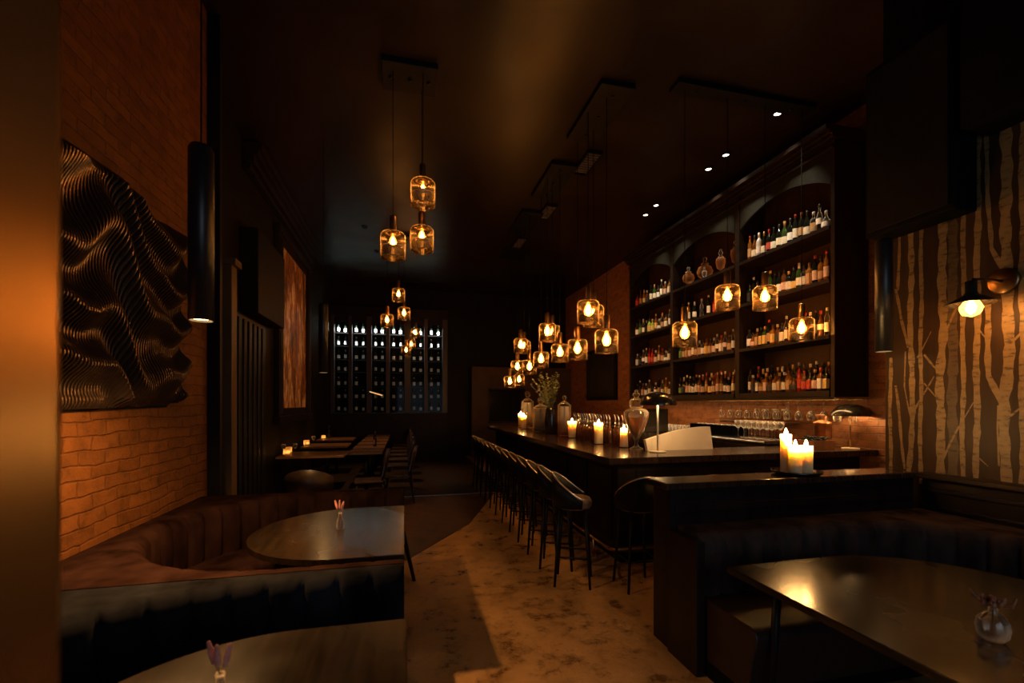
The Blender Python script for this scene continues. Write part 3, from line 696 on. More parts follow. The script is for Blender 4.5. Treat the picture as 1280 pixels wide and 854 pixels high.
fr1 = [(Tl,'clear','white','black'), (Gn,'brown','black','silver'), (Wh,'dark','cream','red'), (Sq,'amber','tan','black'), (Wh,'amber','peach','gold'), (Sq,'brown','black','brown'), (Gn,'amber','cream','black'), (Wh,'brown','tan','gold'), (Gn,'dark','cream','silver'), (Wh,'amber','tan','brown'), (Sq,'brown','black','black'), (Tl,'red','red','black'), (Gn,'brown','red','red'), (Wh,'dark','red','black'), (Gn,'dark','peach','gold'), (Wh,'brown','white','red'), (Wh,'dark','yellow','black')]
fill(0, 0, fr1, 'bottom right shelf', row=', front row')
fill(0, 0, [(Tl,'brown','black','red'), (W_,'dark','cream','gold'), (Fl,'amber','tan','cream'), (Tl,'dark','black','black'), (Fl,'amber','tan','gold'), (W_,'dark','black','white'), (Tl,'brown','peach','black'), (Fl,'clear','cream','gold'), (Tl,'amber','tan','silver'), (W_,'green','black','brown'), (Fl,'brown','peach','cream'), (Tl,'dark','cream','white'), (W_,'dark','tan','black'), (Fl,'brown','black','gold'), (Tl,'dark','red','silver')], 'bottom right shelf', x=XF+.24, row=', back row', sc=1.12)
# middle bay
fill(1, 2, [(Tl,'dark','black','black'), (Tl,'amber','cream','cream'), (W_,'dark','cream','silver'), (Fl,'clear','black','silver'), (Tl,'dark','cream','cream'), (Wh,'red','red','black'), (Fl,'clear','white','silver'), (Sq,'clear','white','black')], 'upper middle centre shelf')
fill(1, 1, [(Wh,'green','green','black'), (Gn,'brown','tan','black'), (Wh,'amber','tan','silver'), (Gn,'amber','peach','gold'), (Tl,'amber','cream','gold'), (Gn,'brown','tan','black'), (Wh,'clear','tan','silver'), (Gn,'clear','cream','black'), (Wh,'amber','yellow','brown'), (Wh,'brown','tan','black'), (Gn,'clear','peach','silver'), (Fl,'clear','cream','silver'), (Wh,'amber','cream','red'), (Fl,'clear','peach','gold'), (Gn,'brown','tan','black'), (Tl,'clear','cream','white')], 'lower middle centre shelf')
fill(1, 0, [(W_,'dark','green','black'), (W_,'dark','black','silver'), (Tl,'dark','peach','cream'), (Tl,'dark','cream','cream'), (W_,'dark','white','black'), (Tl,'dark','cream','gold'), (Tl,'brown','peach','cream'), (W_,'dark','peach','red'), (Tl,'brown','tan','red'), (Gn,'dark','yellow','gold'), (W_,'brown','peach','red'), (Tl,'amber','peach','gold'), (Tl,'brown','tan','cream'), (W_,'dark','cream','red'), (Gn,'dark','peach','silver'), (Tl,'amber','cream','white')], 'bottom centre shelf', row=', front row')
fill(1, 0, [(W_,'dark','black','cream'), (Tl,'brown','peach','red'), (W_,'dark','tan','cream'), (W_,'brown','peach','red'), (Tl,'dark','peach','red'), (Fl,'brown','tan','cream'), (W_,'dark','peach','red'), (Tl,'brown','cream','gold'), (Fl,'dark','tan','red')], 'bottom centre shelf', x=XF+.24, row=', back row', sc=1.12, y1=6.7)
# left bay
fill(2, 3, [(Gn,'red','red','black'), (Tl,'brown','tan','black'), (W_,'amber','yellow','gold'), (Gn,'brown','black','silver'), (Tl,'dark','cream','black'), (W_,'green','cream','gold'), (Gn,'clear','white','black'), (Tl,'clear','cream','cream'), (Gn,'brown','peach','silver'), (Wh,'amber','cream','black')], 'top left shelf')
fill(2, 2, [(Gn,'clear','white','black'), (Tl,'green','green','black'), (W_,'clear','cream','cream'), (Wh,'dark','black','silver'), (Wh,'lime','yellow','black'), (Gn,'lime','yellow','gold'), (Tl,'amber','yellow','cream'), (Sq,'clear','white','silver'), (W_,'clear','tan','gold'), (Gn,'amber','cream','black'), (Tl,'clear','cream','gold')], 'upper middle left shelf')
fill(2, 1, [(Wh,'brown','cream','silver'), (Gn,'dark','black','black'), (Fl,'clear','white','silver'), (Tl,'clear','white','white'), (Tl,'red','red','red'), (W_,'red','red','red'), (Gn,'clear','peach','white'), (Tl,'amber','peach','gold'), (Gn,'brown','tan','red'), (Sq,'clear','white','silver'), (Wh,'clear','cream','black')], 'lower middle left shelf')
fill(2, 0, [(Wh,'dark','black','black'), (Tl,'dark','black','silver'), (Wh,'brown','peach','peach' if False else 'brown'), (Gn,'clear','white','silver'), (Tl,'clear','cream','cream'), (Sq,'clear','white','black'), (Gn,'clear','white','white'), (Tl,'dark','tan','black'), (W_,'clear','cream','gold'), (Tl,'amber','yellow','gold'), (Gn,'clear','cream','silver')], 'bottom left shelf')
for pr in PROTO.values():           # prototypes never placed do not stay
    pass

# decanter jars on the top of the centre bay
def decanter(label, loc, prof, lid, body, sc=1):
    root = thing('glass_decanter', label, 'decanter', loc, group='glass decanters on the top centre shelf')
    MB().lathe(prof, 20).build('vessel', body, root); MB().lathe(lid, 16).build('stopper', clear, root)
    root.scale = (sc,)*3; return root
DP = [(.0, 0), (.045, 0), (.05, .008), (.015, .03), (.02, .05), (.075, .09), (.09, .14), (.07, .19), (.035, .215), (.04, .225)]
DL = [(.04, .226), (.045, .232), (.02, .25), (.012, .262), (.026, .28), (.02, .3), (.0, .31)]
DP2 = [(.0, 0), (.04, 0), (.04, .006), (.012, .03), (.014, .06), (.05, .09), (.065, .17), (.06, .22), (.035, .235)]
DL2 = [(.035, .236), (.042, .24), (.03, .255), (.012, .27), (.03, .29), (.03, .31), (.01, .33), (.018, .345), (.0, .36)]
amberg = glassy('amber_filled_glass', (.55, .34, .2), .05, .30, (1, .6, .32), 1.5, rim=.5, rpow=2)
decanter('wide-bellied amber glass decanter, farthest left on the top centre shelf', (XF+.14, 6.90, SZ[3]+.001), DP, DL, amberg, 1.15)
decanter('footed amber glass urn rising behind the wide-bellied decanter on top centre shelf', (XF+.26, 6.62, SZ[3]+.001), DP, DL, amberg, 1.45)
decanter('small clear decanter in the middle of the top centre shelf', (XF+.10, 6.42, SZ[3]+.001), DP2, DL2, clear, .62)
decanter('slender lidded amber decanter right of the middle on top centre shelf', (XF+.14, 6.08, SZ[3]+.001), DP2, DL2, amberg, 1.1)
decanter('tallest stacked amber decanter at the right end of the top centre shelf', (XF+.2, 5.80, SZ[3]+.001), DP2, DL2, amberg, 1.35)

# ------------------------------------------------------------ glassware
light('AREA', 'added_shelf_light', (4.78, 6.0, 1.692), 16, (1, .55, .22), (0, 0, 0), .05, 4.2)  # lamp added to brighten the glassware and brick under the shelves
tag(MB().box(0, .03, 0, 4.4, 0, .03, bev=.003).build('lamp_hiding_lip', dwood), 'added narrow dark wood lip board hiding the lamp under the bottle shelving', 'board').location = (4.705, 4.06, 1.6695)  # board added to keep the under-shelf lamp out of sight
def stem_glass():
    root = thing('stemmed_glass', '', 'glass')
    pr = [(.0, 0), (.033, .0), (.033, .002), (.006, .006), (.0035, .012), (.0035, .085), (.008, .092), (.03, .115), (.036, .14), (.032, .175)]
    MB().lathe(pr+[(.031, .175), (.035, .14), (.029, .117), (.006, .096)], 14).build('glass', clear, root); return root
def tumbler():
    root = thing('tumbler', '', 'glass')
    MB().lathe([(.0, 0), (.033, 0), (.038, .1), (.0365, .1), (.032, .008), (0, .008)], 14).build('glass', clear, root); return root
def tumbler_m(): return tumbler()
hang = stem_glass()
for i in range(24):
    g = place(hang, USED, (4.93 + (.0 if i % 2 else .12), 4.12+i*.089, 1.664), 0, None, 'stemmed glasses hanging under the bottle shelves', (1.1, 1.1, 1.45)); g.rotation_euler = (PI, 0, 0); g['label'] = f"clear stemmed glass hanging upside down under the shelves, {ORD[24-i]} from the left"
rack = tag(MB().box(4.80, 4.815, 4.08, 6.3, 1.69, 1.70).box(5.14, 5.155, 4.08, 6.3, 1.69, 1.70).shift((-4.8, -4.08, -1.69)).build('glass_rail', brass), 'thin brass rail that holds the hanging glasses', 'rail'); rack.location = (4.8, 4.08, 1.665)
stg = stem_glass()
for i in range(7):
    place(stg, USED, (5.0+.05*(i % 2), 5.0+i*.085, 1.373), 0, f'clear stemmed glass standing on the short glass shelf, {ORD[7-i]} from the left', 'stemmed glasses on the glass shelf')
wg = stem_glass()
for i in range(7):
    for j in range(2):
        g = place(wg, USED, (4.62+j*.13+.01*(i % 2), 4.84+i*.10, 1.151+.001), 0, f"large wine glass on the back counter, {('front', 'back')[j]} row, {ORD[7-i]} from the left", 'wine glasses on the back counter', (1.3, 1.3, 1.35))
tb = tumbler()
for i in range(12):
    for j in range(3):
        place(tb, USED, (4.56+j*.1, 6.5+i*.1, 1.151), 0, f"clear tumbler in the back counter block, {('front', 'middle', 'back')[j]} row, {ORD[12-i]} from the left", 'tumblers on the back counter')
tb2 = tumbler()
tray2 = tag(MB().box(-.16, .16, -.6, .6, 0, .012, bev=.003).build('service_mat', matte), 'black rubber bar mat on the back counter', 'mat'); tray2.location = (4.68, 6.4-.55+.0, 1.151) if False else (4.70, 5.96, 1.1505); tray2.scale = (1, .9, 1)
bin_ = thing('bar_caddy', 'black multi-compartment bar caddy on the back counter mat', 'caddy', (4.70, 5.98, 1.163))
cb_ = MB().box(-.14, .14, -.48, .48, 0, .012)
for k in range(9): cb_.box(-.14, .14, -.48+k*.1185, -.472+k*.1185, .012, .14)
cb_.box(-.14, -.13, -.48, .48, .012, .14).box(.13, .14, -.48, .48, .012, .14); cb_.build('body', matte, bin_)
for i in range(8): place(tb2, USED, (4.70, 5.562+i*.1185, 1.176), 0, f'clear tumbler inside the black bar caddy, {ORD[8-i]} from the left', 'tumblers in the bar caddy', (1, 1, 1.4))

# ------------------------------------------------------------ candles
def pillar(label, loc, r, h, mould=0, lean=0, wide=None):
    root = thing('pillar_candle', label, 'candle', loc)
    wide = wide or r
    MB().lathe([(0, 0), (r*.96, 0), (r, .006), (wide*.99, h-.012), (wide*.97, h), (wide*.90, h-.002), (wide*.74, h-.030), (wide*.60, h-.036), (0, h-.038)], 28).build('wax', waxm, root)
    MB().tube([(0, 0, h-.038), (.001, 0, h-.015)], .0015, 6).build('wick', matte, root)
    MB().lathe([(.0005, h-.022), (.010, h-.012), (.0135, h+.002), (.009, h+.022), (.0005, h+.045)], 10).build('flame', flame, root)
    return root
tr = thing('candle_tray', 'round black tray under three pillar candles on the partition ledge', 'tray', (2.83, 2.735, 1.1005))
MB().lathe([(0, 0), (.12, 0), (.155, .012), (.168, .028), (.170, .028), (.160, .010), (.125, .006), (0, .006)], 40).build('dish', lampblk, tr)
pillar('left front white pillar candle burning on the partition tray', (2.782, 2.70, 1.107), .044, .205)
pillar('right front white pillar candle burning on the partition tray', (2.878, 2.70, 1.107), .044, .205)
pillar('tallest white pillar candle at the back of the partition tray', (2.795, 2.795, 1.107), .038, .285)
def votive(label, loc, r, h, r2=None):
    c = pillar(label, loc, r, h, wide=r2); return c
dish = [(0, 0), (.06, 0), (.068, .008), (.066, .008), (.058, .004), (0, .004)]
for (x, y, r, h, r2, lb) in ((2.52, 9.62, .055, .30, None, 'left one of the two candles burning at the far end of the bar'), (2.42, 9.02, .055, .27, .065, 'right one of the two candles burning at the far end of the bar'),
                             (2.50, 6.45, .052, .25, .068, 'flared candle burning on the bar beside the tall lidded jar'), (2.45, 5.38, .056, .27, None, 'thick pillar candle burning amid the pour-spout bottles on the bar'), (2.56, 4.90, .05, .22, .04, 'melting candle burning beside the big glass urn')):
    d = MB().lathe(dish, 24).build('candle_dish', lampblk); tag(d, 'small black dish under the '+lb.split(' on ')[0].split(' at ')[0].split(' beside ')[0].split(' amid ')[0]+(' by the urn' if 'urn' in lb else ' by the jar' if 'lidded' in lb else ' far along the bar' if 'two' in lb else ' amid the bottles'), 'dish'); d.location = (x, y, 1.1005)
    votive(lb, (x, y, 1.105), r, h, r2)

# ------------------------------------------------------------ bar-top glass jars and vase
liquid = mat('dark_infusion', (.05, .018, .008), .2, var=.3)
ur = thing('glass_urn', 'large footed glass urn with lid beside the black dome lamp', 'urn', (2.60, 4.68, 1.1005))
US = [(0, 0), (.075, 0), (.078, .006), (.03, .03), (.018, .06), (.022, .09), (.05, .16), (.10, .26), (.135, .36), (.140, .42), (.11, .455), (.065, .47)]
MB().lathe(US+[(.063, .468), (.108, .452), (.135, .418), (.13, .36), (.096, .264), (.048, .166), (.0, .10)], 32).build('bowl', clear, ur)
MB().lathe([(0, .115), (.046, .168), (.093, .265), (.126, .36), (0, .362)], 28).build('infusion', glassy('amber_infusion', (.36, .22, .12), .05, .07, (.9, .5, .25), 1.5, rim=.4, rpow=2), ur)
MB().lathe([(.063, .471), (.075, .49), (.078, .55), (.06, .575), (.03, .585), (.02, .60), (.042, .62), (.036, .64), (.015, .65), (.02, .67), (0, .685)], 28).build('lid', clear, ur)
def jar(label, loc, r, h, ring=False, fillm=None, fh=.6):
    root = thing('lidded_jar', label, 'jar', loc)
    MB().lathe([(0, 0), (r*.8, 0), (r*.85, .01), (r, .03), (r, h*.68), (r*.97, h*.70), (r*.93, h*.70), (r*.95, .04), (0, .02)], 26).build('glass', clear, root)
    if fillm: MB().lathe([(0, .022), (r*.9, .04), (r*.9, h*.68*fh), (0, h*.68*fh)], 24).build('contents', fillm, root)
    l = MB().lathe([(r*1.02, h*.70), (r*1.05, h*.72), (r*.6, h*.79), (r*.2, h*.83), (r*.16, h*.86), (r*.3, h*.90), (r*.22, h*.95), (0, h*.97)], 26)
    if ring: l.tube([(.055*math.cos(a), 0, h*.93+.055*math.sin(a)) for a in [2*PI*i/20 for i in range(20)]], .012, 8, close=True)
    l.build('lid', clear, root)
    if ring: MB().tube([(-r*1.0, -.01, .06), (-r*1.5, -.02, .07)], .012, 8).build('tap', brass, root)
    return root
jar('tall drink dispenser jar with ring handle behind the two far candles', (2.60, 9.35, 1.1005), .13, .78, True, glassy('pale_fill', (.8, .6, .4), .05, .3, (1, .7, .4)), .8)
jar('wide glass jar with domed lid left of the greenery vase', (2.48, 8.0, 1.1005), .15, .62, True, liquid, .5)
jar('tall straight lidded glass jar right of the greenery vase', (2.55, 6.92, 1.1005), .11, .68, False, glassy('orange_fill', (.7, .35, .15), .05, .3, (1, .45, .2)), .75)
vs = thing('greenery_vase', 'tall dark vase of leafy eucalyptus stems standing on the bar', 'vase', (2.47, 7.35, 1.1005))
MB().lathe([(0, 0), (.09, 0), (.10, .02), (.115, .25), (.10, .40), (.085, .46), (.08, .46), (.09, .40), (.09, .03), (0, .02)], 24).build('vase_body', lampblk, vs)
for k in range(18):
    a = rnd.uniform(0, 2*PI); sp_ = rnd.uniform(.08, .34); hh = rnd.uniform(.35, .62); f = MB()
    if k < 4: a = PI+rnd.uniform(-.5, .5)+.3; sp_ = .38-.05*k; hh = .40+.06*k
    pts = [(0, 0, .1), (math.cos(a)*sp_*.2, math.sin(a)*sp_*.2, .46), (math.cos(a)*sp_*.6, math.sin(a)*sp_*.6, .46+hh*.55), (math.cos(a)*sp_, math.sin(a)*sp_, .46+hh)]
    f.tube(pts, [.004, .004, .003, .0015], 6)
    for q in range(16):
        t = .15+.85*q/15; i = 1 if t < .55 else 2; u_ = (t/.55) if i == 1 else (t-.55)/.45
        pnt = Vector(pts[i]).lerp(Vector(pts[i+1]), min(1, u_)); b_ = rnd.uniform(0, 2*PI); L = .07
        d = Vector((math.cos(b_), math.sin(b_), .5)).normalized()*L; side = d.cross(Vector((0, 0, 1))).normalized()*.021
        m0 = pnt+d*.5; f.quad([pnt, m0+side+Vector((0, 0, .003)), pnt+d, m0-side+Vector((0, 0, .003))])
    f.build('foliage_stem', green, vs, fix=False)
# pour-spout bottles
def spout_bottle():
    root = thing('pour_bottle', '', 'bottle')
    MB().lathe([(0, 0), (.034, 0), (.037, .006), (.037, .17), (.03, .195), (.015, .22), (.0135, .23), (.0135, .27), (0, .27)], 14).build('glass_body', BODY['brown'], root)
    MB().lathe([(0, .262), (.016, .262), (.016, .285), (.008, .295), (0, .295)], 10).tube([(0, 0, .29), (0, 0, .34), (-.012, 0, .375), (-.03, 0, .40)], [.005, .0055, .005, .003], 8).build('pour_spout', steel, root)
    return root
sb = spout_bottle()
pos = [(2.69, 4.98+.1*i, 0) for i in range(5)]+[(2.67, 5.5+.092*i, 0) for i in range(15)]+[(2.57, 5.62+.095*i, 0) for i in range(8)]
for i, (x, y, _) in enumerate(pos):
    place(sb, USED, (x, y, 1.1005), PI*.1*((i*7) % 5-2), ('dark bottle with curved steel pour spout, aisle-side row, '+ORD[28-i]+' from the left' if i >= 20 else 'dark bottle with curved steel pour spout, bartender-side row, '+ORD[20-i]+' from the left'), 'pour-spout bottles along the bar', (.95, .95, .95))

# ------------------------------------------------------------ dome lamps
def dome_lamp(label, loc, hgt, r, post):
    root = thing('dome_table_lamp', label, 'lamp', loc)
    MB().lathe([(0, 0), (.085, 0), (.09, .006), (.085, .012), (.015, .016), (0, .016)], 30).build('base', cream, root)
    MB().tube([(0, 0, .015), (0, 0, hgt-r*.35)], .010, 12).build('stem', post, root)
    z0 = hgt-r*.72; pr = []
    for i in range(13): a = PI/2*i/12; pr.append((r*math.cos(a), z0+r*.72*math.sin(a)))
    pr2 = [(q*.97, z-.005) for q, z in pr[::-1] if q > .01]; pr[-1] = (.0005, pr[-1][1])
    MB().lathe(pr+[(0.0004, pr[-1][1]-.006)]+pr2, 32, cap=False).build('shade', lampblk, root)
    MB().lathe([(0, z0+.02), (.025, z0+.03), (.03, z0+.06), (.012, z0+.1), (0, z0+.1)], 14).build('bulb', emis('dome_lamp_bulb', (1, .62, .28), 280), root)
    return root
dome_lamp('black dome table lamp on cream stem beside the glass urn', (2.66, 4.33, 1.1005), .65, .195, cream)
dome_lamp('black dome table lamp at the right end of the bar', (5.02, 4.12, 1.1005), .52, .19, brass)
# cream curved panel on the bar
cp_ = thing('menu_screen', 'cream lacquered curved-top screen panel standing on the bar', 'screen', (2.60, 4.36, 1.1005))
mm = MB(); tops = [(t/16, .115+.14*math.sin(min(1, t/16*1.05)*PI/2)) for t in range(17)]
for (a, ha), (b_, hb) in zip(tops, tops[1:]):
    xa, xb = a*.83, b_*.83; ha2, hb2 = ha, hb
    for yy, s_ in ((0, 1), (.05, -1)): mm.quad([(xa, yy, 0), (xb, yy, 0), (xb-.0, yy+.05, hb2), (xa, yy+.05, ha2)])
    mm.quad([(xa, .05, ha2), (xb, .05, hb2), (xb, .10, hb2), (xa, .10, ha2)])
    mm.quad([(xa, 0, 0), (xb, 0, 0), (xb, .05, 0), (xa, .05, 0)])
mm.quad([(0, 0, 0), (0, .05, 0), (0, .10, tops[0][1]), (0, .05, tops[0][1])]); mm.quad([(.83, 0, 0), (.83, .05, 0), (.83, .10, tops[-1][1]), (.83, .05, tops[-1][1])])
bmesh.ops.remove_doubles(mm.b, verts=mm.b.verts, dist=.0002); mm.build('panel', cream, cp_)
cp_.location = (2.62, 4.36+.1, 1.1005); 
# register
rg = thing('cash_register', 'black point-of-sale register on the back edge of the bar behind the urn', 'register', (2.95, 4.85, 0))
MB().box(-.17, .17, -.14, .14, 0, 1.15, bev=.006).build('stand', matte, rg)
MB().box(-.15, .15, -.1, .1, 1.15, 1.28, bev=.01).build('drawer_unit', lampblk, rg)
MB().box(-.16, .16, -.02, .01, 1.28, 1.56, bev=.006).build('display', lampblk, rg)
# planter box, copper pot
bx = thing('garnish_box', 'orange wooden garnish box holding dark herbs near the copper pot', 'box', (4.66, 4.24, 1.1005))
MB().box(-.15, .15, -.11, .11, 0, .012).box(-.15, .15, -.11, -.1, .012, .10).box(-.15, .15, .1, .11, .012, .10).box(-.15, -.14, -.1, .1, .012, .10).box(.14, .15, -.1, .1, .012, .10).build('crate', terra, bx)
hb = MB()
for k in range(60): hb.ball((rnd.uniform(-.13, .13), rnd.uniform(-.09, .09), .09+rnd.uniform(0, .05)), .018, (1, 1, .6), 1)
hb.build('herbs', mat('dark_herbs', (.02, .025, .012), .7), bx)
cpot = thing('copper_pitcher', 'tall copper canister beside the right-hand dome lamp', 'canister', (4.93, 4.40, 1.1005))
MB().lathe([(0, 0), (.085, 0), (.09, .01), (.09, .27), (.094, .275), (.094, .30), (.05, .315), (.045, .33), (.07, .38), (.066, .39), (0, .39)], 28).build('body', copper, cpot)
MB().tube([(.09, 0, .25), (.14, 0, .23), (.14, 0, .1), (.09, 0, .06)], .009, 8).build('handle', copper, cpot)

# ------------------------------------------------------------ pendants
def pendant(fil):
    root = thing('pendant_lamp', '', 'lamp')      # origin at bulb centre
    pr = [(.128, -.15), (.128, .06), (.124, .085), (.105, .105), (.035, .115)]
    MB().lathe(pr+[(.034, .112), (.102, .101), (.120, .083), (.1245, .06), (.1245, -.15)], 28).b.free() if False else None
    g = MB(); rings = pr+[(.034, .112), (.103, .101), (.121, .083), (.1250, .06), (.1250, -.15), (.128, -.15)]
    seg = 28; vs_ = [[g.b.verts.new((r*math.cos(2*PI*i/seg), r*math.sin(2*PI*i/seg), z)) for i in range(seg)] for r, z in rings[:-1]]
    vs_.append(vs_[0])
    for a, b_ in zip(vs_, vs_[1:]):
        for i in range(seg): f = g.b.faces.new((a[i], a[(i+1) % seg], b_[(i+1) % seg], b_[i])); f.smooth = True
    g.build('shade', shade_smoke, root)
    MB().lathe([(0, .09), (.034, .09), (.036, .10), (.036, .26), (.030, .275), (.006, .28), (0, .28)], 18).build('cap', brass, root)
    bl = MB().lathe([(.014, .09), (.020, .07), (.034, .035), (.050, -.005), (.048, -.035), (.030, -.066), (.0005, -.078)], 18).build('bulb', bulb_glass, root)
    MB().lathe([(.0006, .072), (.015, .045), (.030, -.002), (.032, -.02), (.022, -.045), (.0006, -.062)], 10).build('filament', fil, bl)
    co_ = MB().tube([(0, 0, 0), (0, 0, 1)], .004, 6).build('cord', matte, root); co_.location = (0, 0, .28)
    return root
pn = pendant(filam); pn2 = pendant(filam2)
def cordof(o):
    return [c for c in o.children if c.name.startswith('cord')][0]
def pend(x, y, z, label, group, low=.0):
    o = place(pn2 if 'aisle' in group else pn, USED, (x, y, z), 0, label, group); c = [k for k in bpy.data.objects if k.parent == o and k.name.startswith('cord')][0]
    c.scale = (1, 1, CEIL-.06-(z+.28)-low); return o
def canopy(x, y, lx, ly, label):
    o = thing('ceiling_canopy', label, 'ceiling canopy', (x, y, CEIL-.06)); MB().box(-lx, lx, -ly, ly, 0, .059, bev=.004).build('plate', black, o)
    for k in (-1, 0, 1): MB().lathe([(0, -.012), (.02, -.012), (.02, 0), (0, 0)], 10, (lx*.7*k if lx > ly else 0, ly*.7*k if ly >= lx else 0, 0)).build('cord_grip', black, o)
    return o
pend(.19, 4.72, 3.82, 'highest of the three large pendant lamps over the aisle', 'aisle pendants')
pend(.19, 4.99, 3.44, 'middle pendant lamp hanging directly below the highest aisle pendant', 'aisle pendants')
pend(-.11, 4.76, 3.27, 'lowest left pendant of the large trio over the aisle', 'aisle pendants')
canopy(.06, 4.85, .28, .22, 'black ceiling canopy above the nearest aisle pendants')
for x, y, z, l in ((-.11, 9.5, 3.88, 'highest of the middle trio of small-looking aisle pendants'), (.0, 9.7, 3.54, 'right lower pendant of the middle aisle trio'), (-.34, 9.6, 3.36, 'left lower pendant of the middle aisle trio'),
                   (.32, 13.0, 3.65, 'highest of the farthest aisle trio before the wine cabinet'), (.20, 13.25, 3.35, 'middle pendant of the farthest aisle trio'), (.06, 13.1, 3.16, 'lowest pendant of the farthest aisle trio')): pend(x, y, z, l, 'aisle pendants')
canopy(-.15, 9.6, .3, .2, 'black ceiling canopy above the middle aisle pendants'); canopy(.2, 13.12, .25, .2, 'black ceiling canopy above the farthest aisle pendants')
BP = [(2.30, 5.20, 2.74, 'right one of the upper pair of pendants nearest along the bar'), (2.10, 4.90, 2.72, 'left one of the upper pair of pendants nearest along the bar'), (2.20, 4.62, 2.34, 'low pendant below and right of the nearest upper pair'),
      (2.20, 5.48, 2.35, 'low pendant just left of the nearest upper pair, above the pour bottles'), (2.30, 6.80, 2.76, 'right one of the second upper pendant pair along the bar'), (2.10, 6.44, 2.72, 'left one of the second upper pendant pair along the bar'),
      (2.20, 6.16, 2.38, 'low pendant right of centre below the second pair'), (2.20, 7.08, 2.37, 'low pendant left of centre below the second pair'), (2.30, 8.52, 2.76, 'right one of the third upper pendant pair along the bar'),
      (2.10, 8.02, 2.72, 'left one of the third upper pendant pair along the bar'), (2.20, 7.78, 2.30, 'low pendant below right of the third pair'), (2.20, 8.66, 2.37, 'low pendant below left of the third pair'),
      (2.30, 9.75, 2.13, 'farthest left tiny pendant at the end of the bar'), (2.63, 10.2, 2.2, 'farthest right tiny pendant at the end of the bar')]
for x, y, z, l in BP: pend(x, y, z, l, 'bar pendants')
for k, (y, n_) in enumerate(((4.95, 'nearest'), (6.6, 'second'), (8.25, 'third'), (9.98, 'last'))): canopy(2.25 if k < 3 else 2.46, y, .2 if k < 3 else .28, .53 if k < 3 else .36, f'black ceiling canopy above the {n_} pendant group along the bar')
for x, y, z, l in ((2.97, 4.30, 2.40, 'low left pendant of four in front of the bottle shelves'), (3.51, 4.30, 2.83, 'high left pendant of four in front of the bottle shelves'), (4.01, 4.30, 2.85, 'high right pendant of four in front of the bottle shelves'), (4.50, 4.28, 2.51, 'low right pendant of four in front of the bottle shelves')): pend(x, y, z, l, 'pendants before the shelves')
canopy(3.74, 4.3, .9, .09, 'long black ceiling canopy above the pendants before the shelves')

# ------------------------------------------------------------ tube pendants
def tube_pend():
    root = thing('tube_pendant', '', 'lamp')       # origin at lower rim
    MB().lathe([(.052, .0), (.058, 0), (.058, .88), (.05, .9), (.0005, .9)], 28, cap=False).lathe([(.052, 0.), (.052, .05)], 28, cap=False).build('tube', tube_m, root)
    MB().lathe([(0, .012), (.050, .012), (.050, .02), (0, .02)], 24).build('lens', tube_em, root)
    MB().tube([(0, 0, .9), (0, 0, CEIL-2.04)], .004, 6).build('cord', matte, root); return root
tpd = tube_pend()
for (x, y, z, l, e) in ((-1.02, 2.63, 2.05, 'large black cylinder pendant hanging before the brick wall', 240), (-1.03, 6.3, 2.03, 'black cylinder pendant hanging beside the tall painting', 70), (3.75, 2.80, 2.04, 'black cylinder pendant hanging before the birch wallpaper', .9)):
    place(tpd, USED, (x, y, z), 0, l, 'black cylinder pendants'); light('SPOT', 'cylinder_pendant_beam', (x, y, z-.003), e, (1, .5, .16), (0, 0, 0), .045, angle=150, blend=.9)
# ------------------------------------------------------------ wall sconce
sc = thing('wall_sconce', 'black metal wall sconce with conical shade and glowing globe bulb on birch wallpaper', 'wall lamp', (XW-.003, 2.14, 2.44))
rotY = Matrix.Rotation(-PI/2, 3, 'Y')
MB().lathe([(0, 0), (.085, 0), (.085, .012), (.075, .02), (0, .02)], 28, rot=rotY).build('back_plate', brass, sc)
MB().tube([(-.02, 0, 0), (-.2, -.0, .0), (-.28, 0, -.005), (-.30, 0, -.03), (-.30, 0, -.09)], .009, 10).build('arm', lampblk, sc)
MB().lathe([(.022, .0), (.030, -.0), (.030, -.07), (.04, -.09), (.13, -.142), (.132, -.148), (.128, -.148), (.036, -.096), (.022, -.07)], 30, (-.30, 0, -.02)).build('shade', lampblk, sc)
gb = MB().lathe([(.016, -.09), (.018, -.11), (.045, -.14), (.06, -.175), (.045, -.215), (.0005, -.235)], 22, (-.30, 0, -.02)).build('globe_bulb', bulb_glass, sc)
MB().lathe([(.0006, -.13), (.018, -.15), (.026, -.175), (.018, -.2), (.0006, -.215)], 10, (-.30, 0, -.02)).build('filament', emis('sconce_filament', WARM, 330), gb)
# ------------------------------------------------------------ ceiling fittings
for (sx, sy), nm in zip(SPOTS, ('second nearest pair, right', 'second nearest pair, left', 'farther pair, right', 'farther pair, left', 'nearest the wallpaper')):
    o = thing('recessed_downlight', 'small white recessed ceiling downlight before the bottle shelves, '+nm, 'ceiling light', (sx, sy, CEIL-.03))
    MB().lathe([(.045, .029), (.045, 0), (.06, 0), (.06, .029)], 20, cap=False).build('trim_ring', black, o)
    MB().lathe([(0, .012), (.04, .012), (.04, .02), (0, .02)], 16).build('lens', spot_em, o)
for ax, ay, nm in ((-.75, 9.2, 'over the tall painting'), (-.6, 10.6, 'over the row of dining tables')):  # housings for the two added dining-side spots
    o = thing('recessed_downlight', 'added small recessed ceiling downlight '+nm, 'ceiling light', (ax, ay, CEIL-.03))
    MB().lathe([(.045, .029), (.045, 0), (.06, 0), (.06, .029)], 20, cap=False).build('trim_ring', black, o)
